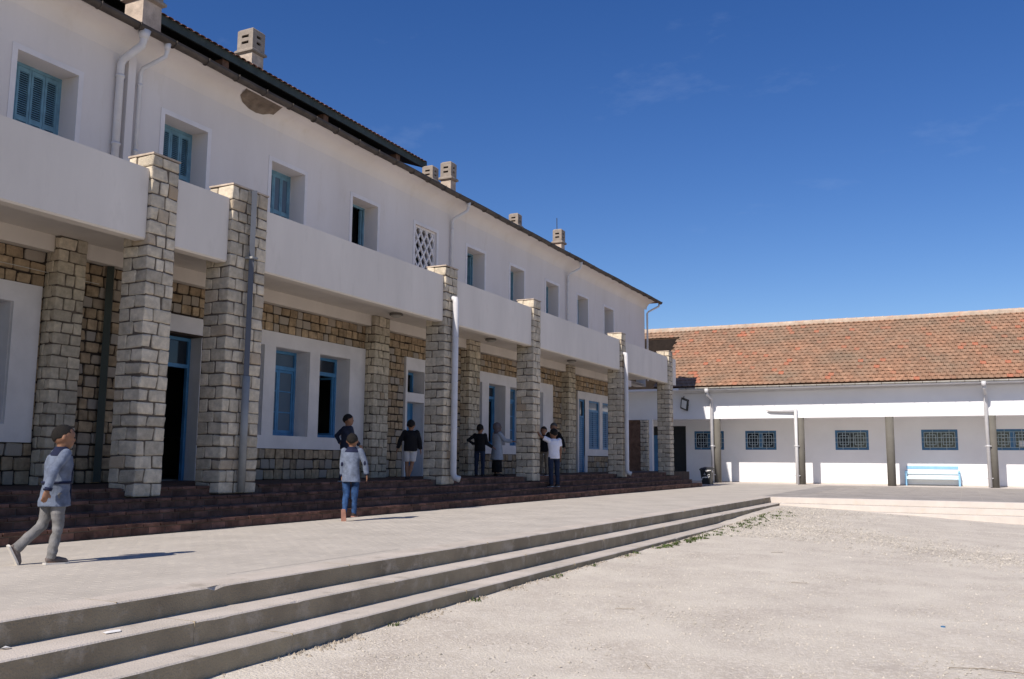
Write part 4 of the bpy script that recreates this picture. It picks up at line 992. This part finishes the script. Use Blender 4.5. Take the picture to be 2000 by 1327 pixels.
def person(loc, heading, H, label, pose, wear, fine=.010, group='pupils and staff in the courtyard'):
    t = thing('person', loc, label, 'person')
    t.rotation_euler = (0, 0, math.atan2(heading[1], heading[0])-math.pi/2)
    V3 = Vector; L = H
    th, sh = .235*L, .225*L
    up = {'l': V3((-1, 0, 0)), 'r': V3((1, 0, 0))}
    hip = V3((0, 0, 0)); lean = pose.get('lean', (0, .03, 1)); ln = V3(lean).normalized()
    hw = .058*L; sw = wear.get('shw', .100)*L
    chest = hip+ln*.22*L; neck = hip+ln*.315*L
    J = {}
    for s_ in 'lr':
        d = up[s_]; h_ = hip+d*hw; k_ = h_+V3(pose['thigh_'+s_]).normalized()*th; a_ = k_+V3(pose['shin_'+s_]).normalized()*sh
        f_ = V3(pose.get('foot_'+s_, (0.05 if s_ == 'r' else -.05, 1, -.02))).normalized()
        J['h'+s_], J['k'+s_], J['a'+s_], J['f'+s_] = h_, k_, a_, f_
        so_ = hip+ln*.295*L+d*sw; e_ = so_+V3(pose['arm_'+s_]).normalized()*.165*L; w_ = e_+V3(pose['fore_'+s_]).normalized()*.145*L
        J['s'+s_], J['e'+s_], J['w'+s_] = so_, e_, w_
    # ground contact: the lowest sole touches z = 0
    low = 1e9
    for s_ in 'lr':
        a_, f_ = J['a'+s_], J['f'+s_]; dn = V3((0, 0, -1)) if abs(f_.z) < .3 else (f_.cross(V3((1, 0, 0)))).normalized()*(-1 if f_.cross(V3((1, 0, 0))).z > 0 else 1)
        J['d'+s_] = dn
        for q in (a_-f_*.03*L+dn*.045*L, a_+f_*.105*L+dn*.045*L): low = min(low, q.z)
    off = V3((0, 0, -low))
    for k in J:
        if k[0] in 'hkasew': J[k] = J[k]+off
    hip = hip+off; chest = chest+off; neck = neck+off
    hd = V3(pose.get('head', (0, .04, 1))).normalized(); hc = neck+hd*.102*L
    yaw = pose.get('headyaw', 0); Rh = Matrix.Rotation(yaw, 3, 'Z')@V3((0, 0, 1)).rotation_difference(hd).to_matrix()
    # ---- body
    b = MB(); hr = .069*L*wear.get('headk', 1.0)
    b.ball(hc+Rh@V3((0, -.004*L, .012*L)), V3((hr*.98, hr*1.14, hr*1.14)), 18, 14, Rh)
    b.ball(hc+Rh@V3((0, .018*L, -.035*L)), V3((hr*.72, hr*.86, hr*.80)), 14, 10, Rh)
    b.ball(hc+Rh@V3((0, hr*1.08, -.012*L)), V3((hr*.13, hr*.17, hr*.2)), 8, 6, Rh)
    b.tube([hc+Rh@V3((0, hr*1.0, .012*L)), hc+Rh@V3((0, hr*1.13, -.014*L))], [hr*.09, hr*.13], 8)
    b.ball(hc+Rh@V3((0, hr*.96, -.043*L)), V3((hr*.3, hr*.14, hr*.12)), 8, 6, Rh)
    for d in (-1, 1): b.ball(hc+Rh@V3((d*hr*.98, -.004*L, -.006*L)), V3((hr*.12, hr*.22, hr*.32)), 8, 6, Rh)
    b.tube([neck-ln*.03*L, neck+hd*.03*L, hc-hd*.03*L], [.042*L, .036*L, .038*L], 12)
    loft(b, [((hip.x, hip.y, hip.z-.03*L), .07*L, .06*L), (tuple(hip+ln*.06*L), .08*L, .058*L), (tuple(hip+ln*.14*L), .076*L, .052*L), (tuple(chest), .092*L, .06*L), (tuple(hip+ln*.29*L), .085*L, .048*L), (tuple(neck), .04*L, .036*L)])
    for s_ in 'lr':
        lk = 1.0 if wear.get('legs') == 'shorts' else .72
        b.tube([J['h'+s_]+V3((0, 0, .01)), J['k'+s_], J['a'+s_]], [.052*L*lk, .034*L*lk, .024*L], 12); b.ball(J['k'+s_], .033*L*lk)
        mid = (J['k'+s_]*.62+J['a'+s_]*.38); b.tube([J['k'+s_], mid-V3((0, .004*L, 0)), J['a'+s_]], [.030*L*lk, .035*L*lk, .022*L], 12)
        b.tube([J['s'+s_], J['e'+s_]], [.030*L, .023*L], 10); b.tube([J['e'+s_], J['w'+s_]], [.024*L, .016*L], 10); b.ball(J['s'+s_], .032*L); b.ball(J['e'+s_], .024*L)
        # hand: palm, four unequal fingers with knuckle bends, thumb off the side
        d = (J['w'+s_]-J['e'+s_]).normalized(); sd = V3(pose.get('palm_'+s_, (0, 1, 0))); sd = (sd-d*sd.dot(d)).normalized(); nn = d.cross(sd)*(1 if s_ == 'l' else -1)
        P0 = J['w'+s_]; hl = .052*L; b.tube([P0-d*.01*L, P0+d*hl*.35, P0+d*hl], [.016*L, .024*L, .025*L], 10, side=sd, flat=.45)
        for i_, (o_, fl) in enumerate(((-.75, .033), (-.26, .040), (.24, .043), (.72, .038))):
            base = P0+d*hl*.9+sd*(o_*.023*L); r_ = max(.0058*L, fine*.62); k1 = base+d*fl*L*.5+nn*.004*L; k2 = k1+(d*.8+nn*.55).normalized()*fl*L*.3; k3 = k2+(d*.55+nn*.8).normalized()*fl*L*.26
            b.tube([base-d*.01*L, k1, k2, k3], [r_*1.1, r_, r_*.95, r_*.8], 7)
        tb_ = P0+d*hl*.3+sd*.02*L; b.tube([tb_-sd*.006*L, tb_+sd*.014*L+d*.018*L+nn*.005*L, tb_+sd*.018*L+d*.036*L+nn*.012*L], [max(.0085*L, fine*.7), max(.0068*L, fine*.62), max(.0055*L, fine*.55)], 7)
        # bare foot inside the shoe
        a_, f_, dn = J['a'+s_], J['f'+s_], J['d'+s_]; b.tube([a_-f_*.02*L+dn*.02*L, a_+f_*.03*L+dn*.026*L, a_+f_*.085*L+dn*.032*L], [.022*L, .022*L, .015*L], 9)
    body = fuse(b, fine, 2, 'body', 'skin', t)
    for d in (-1, 1):
        e = MB(); e.ball(hc+Rh@V3((d*hr*.36, hr*1.06, .004*L)), V3((hr*.13, hr*.1, hr*.07)), 10, 7, Rh); x = e.build('eye', 'black', t, True, origin=(0, 0, 0)); x.location = (0, 0, 0)
    # ---- hair or head cover
    hb = MB()
    if wear.get('scarf'):
        hb.ball(hc+Rh@V3((0, -.012*L, .012*L)), V3((hr*1.16, hr*1.22, hr*1.26)), 16, 12, Rh); loft(hb, [(tuple(neck+V3((0, .0, -.05*L))), .09*L, .07*L), (tuple(neck), .07*L, .062*L), (tuple(neck+hd*.05*L), .062*L, .064*L)])
        fuse(hb, .014, 2, 'headscarf', wear['scarf'], t, .004)
    else:
        nb = 22; mbv = []; R_ = V3((hr*1.035, hr*1.19, hr*1.175)); cc = hc+Rh@V3((0, -.007*L, .014*L)); V = []; Fc = []
        for i_ in range(15):
            for j_ in range(nb):
                tt = 2*math.pi*j_/nb; phm = math.pi*(.47 if math.sin(tt) > .25 else (.62 if abs(math.cos(tt)) > .75 else .76)); phm = phm if math.sin(tt) < .6 else math.pi*.40; phm *= 1+.04*math.sin(tt*9)+.03*math.sin(tt*17)
                ph = phm*(i_+.001)/14; V.append(cc+Rh@V3((R_.x*math.sin(ph)*math.cos(tt), R_.y*math.sin(ph)*math.sin(tt), R_.z*math.cos(ph))))
        m_ = len(V)
        for i_ in range(14):
            for j_ in range(nb): Fc.append((i_*nb+j_, (i_+1)*nb+j_, (i_+1)*nb+(j_+1) % nb, i_*nb+(j_+1) % nb))
        V.append(tuple(cc)); Fc += [(14*nb+(j_+1) % nb, 14*nb+j_, m_) for j_ in range(nb)]
        Fc.append(tuple(range(nb)))
        hb.add(V, Fc); fuse(hb, .011, 1, 'hair', wear.get('hair', 'hair'), t, .005)
    # ---- top
    g = wear.get('ease', 1.0); hem = wear.get('hem', .02)*L; fl_ = wear.get('flare', 1.0)
    c_ = MB(); dp = wear.get('depth', 1.0)
    loft(c_, [((hip.x, hip.y, hip.z-hem), .098*L*g*fl_, .078*L*g*fl_*dp), (tuple(hip+ln*.05*L), .096*L*g, .075*L*g*dp), (tuple(hip+ln*.13*L), .093*L*g, .070*L*g*dp), (tuple(chest), .106*L*g, .074*L*g*dp), (tuple(hip+ln*.28*L), .100*L*g, .064*L*g*dp), (tuple(hip+ln*.315*L), .06*L, .05*L), (tuple(neck+ln*.012*L), .046*L, .042*L)])
    for s_ in 'lr':
        c_.ball(J['s'+s_]-V3((0, 0, .004*L)), .038*L*g); c_.ball(J['e'+s_], .032*L*g)
        if wear.get('short'):
            c_.tube([J['s'+s_], J['s'+s_].lerp(J['e'+s_], .6)], [.042*L*g, .040*L*g], 12); 
        else:
            c_.tube([J['s'+s_], J['e'+s_], J['e'+s_].lerp(J['w'+s_], .93)], [.038*L*g, .033*L*g, .028*L*g], 12)
    if wear.get('short'):
        c_ = MB() if False else c_
    if wear.get('short'):   # short sleeves have no elbow ball
        c_ = MB()
        loft(c_, [((hip.x, hip.y, hip.z-hem), .098*L*g, .078*L*g), (tuple(hip+ln*.05*L), .096*L*g, .075*L*g), (tuple(hip+ln*.13*L), .092*L*g, .068*L*g), (tuple(chest), .106*L*g, .074*L*g), (tuple(hip+ln*.285*L), .105*L*g, .062*L*g), (tuple(hip+ln*.315*L), .06*L, .05*L), (tuple(neck+ln*.012*L), .046*L, .042*L)])
        for s_ in 'lr': c_.ball(J['s'+s_], .044*L*g); c_.tube([J['s'+s_], J['s'+s_].lerp(J['e'+s_], .6)], [.042*L*g, .040*L*g], 12)
    top = fuse(c_, max(.009, fine), 2, wear.get('topname', 'jacket'), wear['top'], t, wear.get('wr', .006), 3)
    if wear.get('trim'):
        k_ = MB(); loft(k_, [(tuple(hip+ln*.275*L), .102*L*g, .068*L*g*dp), (tuple(hip+ln*.296*L), .088*L*g, .064*L*g), (tuple(hip+ln*.318*L), .064*L, .056*L), (tuple(neck+ln*.03*L), .05*L, .047*L)]); fuse(k_, .01, 2, 'collar', wear['trim'], t, .002)
        for s_ in 'lr': k_ = MB(); k_.tube([J['e'+s_].lerp(J['w'+s_], .84), J['e'+s_].lerp(J['w'+s_], 1.0)], [.031*L*g, .027*L*g], 14); k_.build('cuff', wear['trim'], t, True, origin=(0, 0, 0)).location = (0, 0, 0)
        if wear.get('belt'):
            k_ = MB(); p = hip+ln*.085*L; loft(k_, [((p.x, p.y, p.z-.012*L), .102*L*g, .081*L*g*dp), ((p.x, p.y, p.z+.006*L), .102*L*g, .081*L*g*dp)], 28); k_.build('waistband', wear['trim'], t, True, origin=(0, 0, 0)).location = (0, 0, 0)
            k_ = MB(); k_.tube([(hip.x, hip.y+.088*L*g*dp, hip.z-hem+.01), tuple(hip+ln*.08*L+V3((0, .078*L*g*dp, 0))), tuple(chest+V3((0, .076*L*g*dp, 0))), tuple(neck+V3((0, .05*L, -.01*L)))], .009*L, 6); k_.build('button_placket', wear['trim'], t, True, origin=(0, 0, 0)).location = (0, 0, 0)
    if wear.get('patch'):
        for s_ in 'lr':
            k_ = MB(); k_.ball(J['e'+s_]+V3(pose.get('patchdir', (0, -1, 0)))*.018*L, V3((.019*L, .022*L, .034*L)), 10, 8); k_.build('elbow_patch', wear['patch'], t, True, origin=(0, 0, 0)).location = (0, 0, 0)
    # ---- trousers / skirt
    tr = MB(); kind = wear.get('legs', 'trousers')
    loft(tr, [((hip.x, hip.y, hip.z-.045*L), .078*L, .062*L), ((hip.x, hip.y, hip.z), .084*L, .066*L), (tuple(hip+ln*.06*L), .080*L, .060*L)])
    if kind == 'skirt':
        tr = MB(); zz = min(J['al'].z, J['ar'].z)+.03*L; loft(tr, [((hip.x, hip.y, zz), .105*L, .1*L), ((hip.x, hip.y, (zz+hip.z)/2), .1*L, .09*L), ((hip.x, hip.y, hip.z+.04*L), .088*L, .07*L)])
    else:
        for s_ in 'lr':
            h_, k_, a_ = J['h'+s_], J['k'+s_], J['a'+s_]
            if kind == 'shorts': tr.tube([h_, h_.lerp(k_, .85)], [.062*L, .060*L], 14)
            else:
                w_ = wear.get('legw', 1.0); tr.tube([h_+V3((0, 0, .01*L)), h_.lerp(k_, .5), k_, k_.lerp(a_, .4), a_-(a_-k_).normalized()*-.01*L], [.050*L*w_, .050*L*w_, .042*L*w_, .040*L*w_, .035*L*w_], 14); tr.ball(k_, .042*L*w_)
    fuse(tr, max(.009, fine), 2, 'skirt' if kind == 'skirt' else kind, wear['bottom'], t, wear.get('trw', .008), 9)
    # ---- shoes
    for s_ in 'lr':
        a_, f_, dn = J['a'+s_], J['f'+s_], J['d'+s_]; x_ = MB()
        x_.tube([a_-f_*.036*L+dn*.016*L, a_+dn*.012*L, a_+f_*.05*L+dn*.016*L, a_+f_*.10*L+dn*.022*L, a_+f_*.118*L+dn*.028*L], [.020*L, .026*L, .025*L, .018*L, .009*L], 12)
        x_.tube([a_-dn*.004*L, a_+dn*.02*L], [.027*L, .028*L], 12)
        so_ = fuse(x_, .009, 1, 'shoe', wear.get('shoe', 'shoe'), t); y_ = MB(); sd = f_.cross(dn).normalized(); V = []
        for (u_, w_) in ((-.05, .018), (-.04, .027), (.0, .028), (.05, .030), (.09, .031), (.118, .022), (.13, .008)):
            for sg in (-1, 1):
                for dz in (.034, .047): V.append(a_+f_*u_*L+sd*(sg*w_*L)+dn*dz*L)
        nn_ = 7; Fc = []
        for i_ in range(nn_-1):
            o_ = i_*4; p_ = o_+4; Fc += [(o_, p_, p_+1, o_+1), (o_+2, o_+3, p_+3, p_+2), (o_, o_+2, p_+2, p_), (o_+1, p_+1, p_+3, o_+3)]
        Fc += [(0, 1, 3, 2), (24, 26, 27, 25)]
        y_.add(V, Fc); y_.build('sole', wear.get('solem', 'sole'), t, False, origin=(0, 0, 0)).location = (0, 0, 0)
    return t
D_ = (0, 0, -1)
person((-8.27, 6.40, 0), (.30, .95), 1.37, 'boy in a pale blue smock with navy collar, striding alone across the sunny paving', dict(
    lean=(0, .07, 1), thigh_r=(0, .08, -1), shin_r=(0, -.16, -1), thigh_l=(0, -.24, -1), shin_l=(0, -.82, -.8), foot_l=(0, .45, -.9), arm_r=(.28, -.62, -.8), fore_r=(.0, -.22, -1), arm_l=(-.3, .15, -1), fore_l=(-.12, .4, -1), head=(0, .12, 1), headyaw=-.25),
    dict(top='smock', trim='navy', belt=True, hem=.09, flare=1.15, ease=1.06, bottom='greytrousers', legw=.98, wr=.010, depth=1.2, trw=.013, topname='smock', shoe='shoe'), .0075)
person((-9.68, 13.35, 0), (-.42, .91), 1.43, 'boy in a grey smock with dark elbow patches and blue jeans, seen from behind', dict(
    lean=(0, .04, 1), thigh_r=(-.03, .06, -1), shin_r=(-.02, -.03, -1), thigh_l=(.02, .02, -1), shin_l=(0, -.42, -.95), foot_l=(0, .35, -.95), arm_r=(.42, -.1, -.9), fore_r=(.12, .18, -.95), arm_l=(-.06, -.08, -.98), fore_l=(0, .05, -1), head=(0, .10, 1)),
    dict(top='smock', trim='navy', patch='navy', hem=.085, flare=1.16, ease=1.04, bottom='jeans', legw=.95, wr=.008, trw=.012, topname='smock', shoe='shoedark', solem='shoepink'), .008)
person((-11.55, 15.72, .605), (.45, .9), 1.38, 'boy in a dark blue hoodie, mostly hidden behind the boy in the grey smock', dict(
    lean=(0, .05, 1), thigh_r=(0, .05, -1), shin_r=(0, -.05, -1), thigh_l=(0, -.05, -1), shin_l=(0, -.1, -1), arm_l=(-.6, -.5, -.7), fore_l=(.5, .2, -.8), arm_r=(.1, .3, -.95), fore_r=(0, .7, -.7), head=(0, .1, 1), headyaw=-.3),
    dict(top='darkhoodie', bottom='darkjeans', shoe='shoedark', ease=1.1, topname='hoodie'), .012)
person((-11.76, 18.54, .61), (-.45, .9), 1.39, 'boy in a black hoodie and white shorts walking towards the blue door', dict(
    lean=(0, .03, 1), thigh_r=(-.12, .05, -1), shin_r=(-.22, -.1, -1), thigh_l=(0, .1, -1), shin_l=(.05, -.15, -1), arm_l=(-.45, -.1, -.88), fore_l=(-.3, .1, -.9), arm_r=(.3, -.05, -.9), fore_r=(.12, .15, -.95)),
    dict(top='blackcloth', bottom='whitecloth', legs='shorts', shoe='shoedark', solem='shoedark', ease=1.22, hem=.03, topname='hoodie'), .012)
person((-12.5, 23.4, .618), (-.2, .98), 1.47, 'boy in a black jacket and dark jeans with one hand on his hip, talking', dict(
    lean=(0, .0, 1), thigh_r=(.02, .02, -1), shin_r=(0, -.02, -1), thigh_l=(-.05, .02, -1), shin_l=(0, -.03, -1), arm_l=(-.75, -.25, -.6), fore_l=(.75, .2, -.55), arm_r=(.2, .1, -.95), fore_r=(.75, .35, -.5)),
    dict(top='blackcloth', bottom='darkjeans', shoe='shoedark', solem='shoedark', ease=1.15), .012)
person((-12.25, 24.0, .62), (.55, .8), 1.53, 'woman in a headscarf, long pale coat and dark skirt, reaching out an arm', dict(
    lean=(0, .0, 1), thigh_r=(0, .0, -1), shin_r=(0, 0, -1), thigh_l=(0, .0, -1), shin_l=(0, 0, -1), arm_l=(-.2, .1, -.95), fore_l=(.1, .5, -.7), arm_r=(.35, .45, -.7), fore_r=(.55, .8, -.1)),
    dict(top='palecoat', bottom='blackcloth', legs='skirt', scarf='hijab', shoe='shoedark', solem='shoedark', hem=.20, flare=1.25, ease=1.22, topname='coat'), .013)
person((-11.75, 26.2, .622), (.1, -.99), 1.5, 'person in a black top and khaki trousers, half hidden behind a stone pillar', dict(
    lean=(0, .0, 1), thigh_r=(0, .0, -1), shin_r=(0, 0, -1), thigh_l=(-.05, .05, -1), shin_l=(0, -.05, -1), arm_l=(-.3, .1, -.9), fore_l=(0, .3, -.9), arm_r=(.2, .1, -.9), fore_r=(0, .2, -.9)),
    dict(top='blackcloth', bottom='khaki', shoe='shoedark', ease=1.1), .013)
person((-11.98, 27.5, .625), (.1, -.99), 1.66, 'grey haired person in a dark jacket behind the boy in the white T-shirt', dict(
    lean=(0, .0, 1), thigh_r=(0, .0, -1), shin_r=(0, 0, -1), thigh_l=(0, .0, -1), shin_l=(0, 0, -1), arm_l=(-.55, .1, -.85), fore_l=(-.25, .1, -.95), arm_r=(.5, .1, -.85), fore_r=(.2, .2, -.95)),
    dict(top='blackcloth', bottom='darkjeans', hair='greyhair', shoe='shoedark', ease=1.15), .013)
person((-10.86, 24.96, .325), (-.75, .66), 1.68, 'boy in a white T-shirt on the brick steps, one arm raised to the pillar', dict(
    lean=(0, .02, 1), thigh_r=(.03, .05, -1), shin_r=(0, -.1, -1), thigh_l=(-.02, .0, -1), shin_l=(.02, -.05, -1), arm_l=(-.75, .35, .45), fore_l=(-.55, .2, .75), arm_r=(.2, .05, -.95), fore_r=(.1, .3, -.9), head=(0, .1, 1)),
    dict(top='tee', bottom='darkjeans', short=True, shoe='shoedark', ease=1.08, topname='t_shirt'), .011)
bpy.data.scenes.remove(WS)
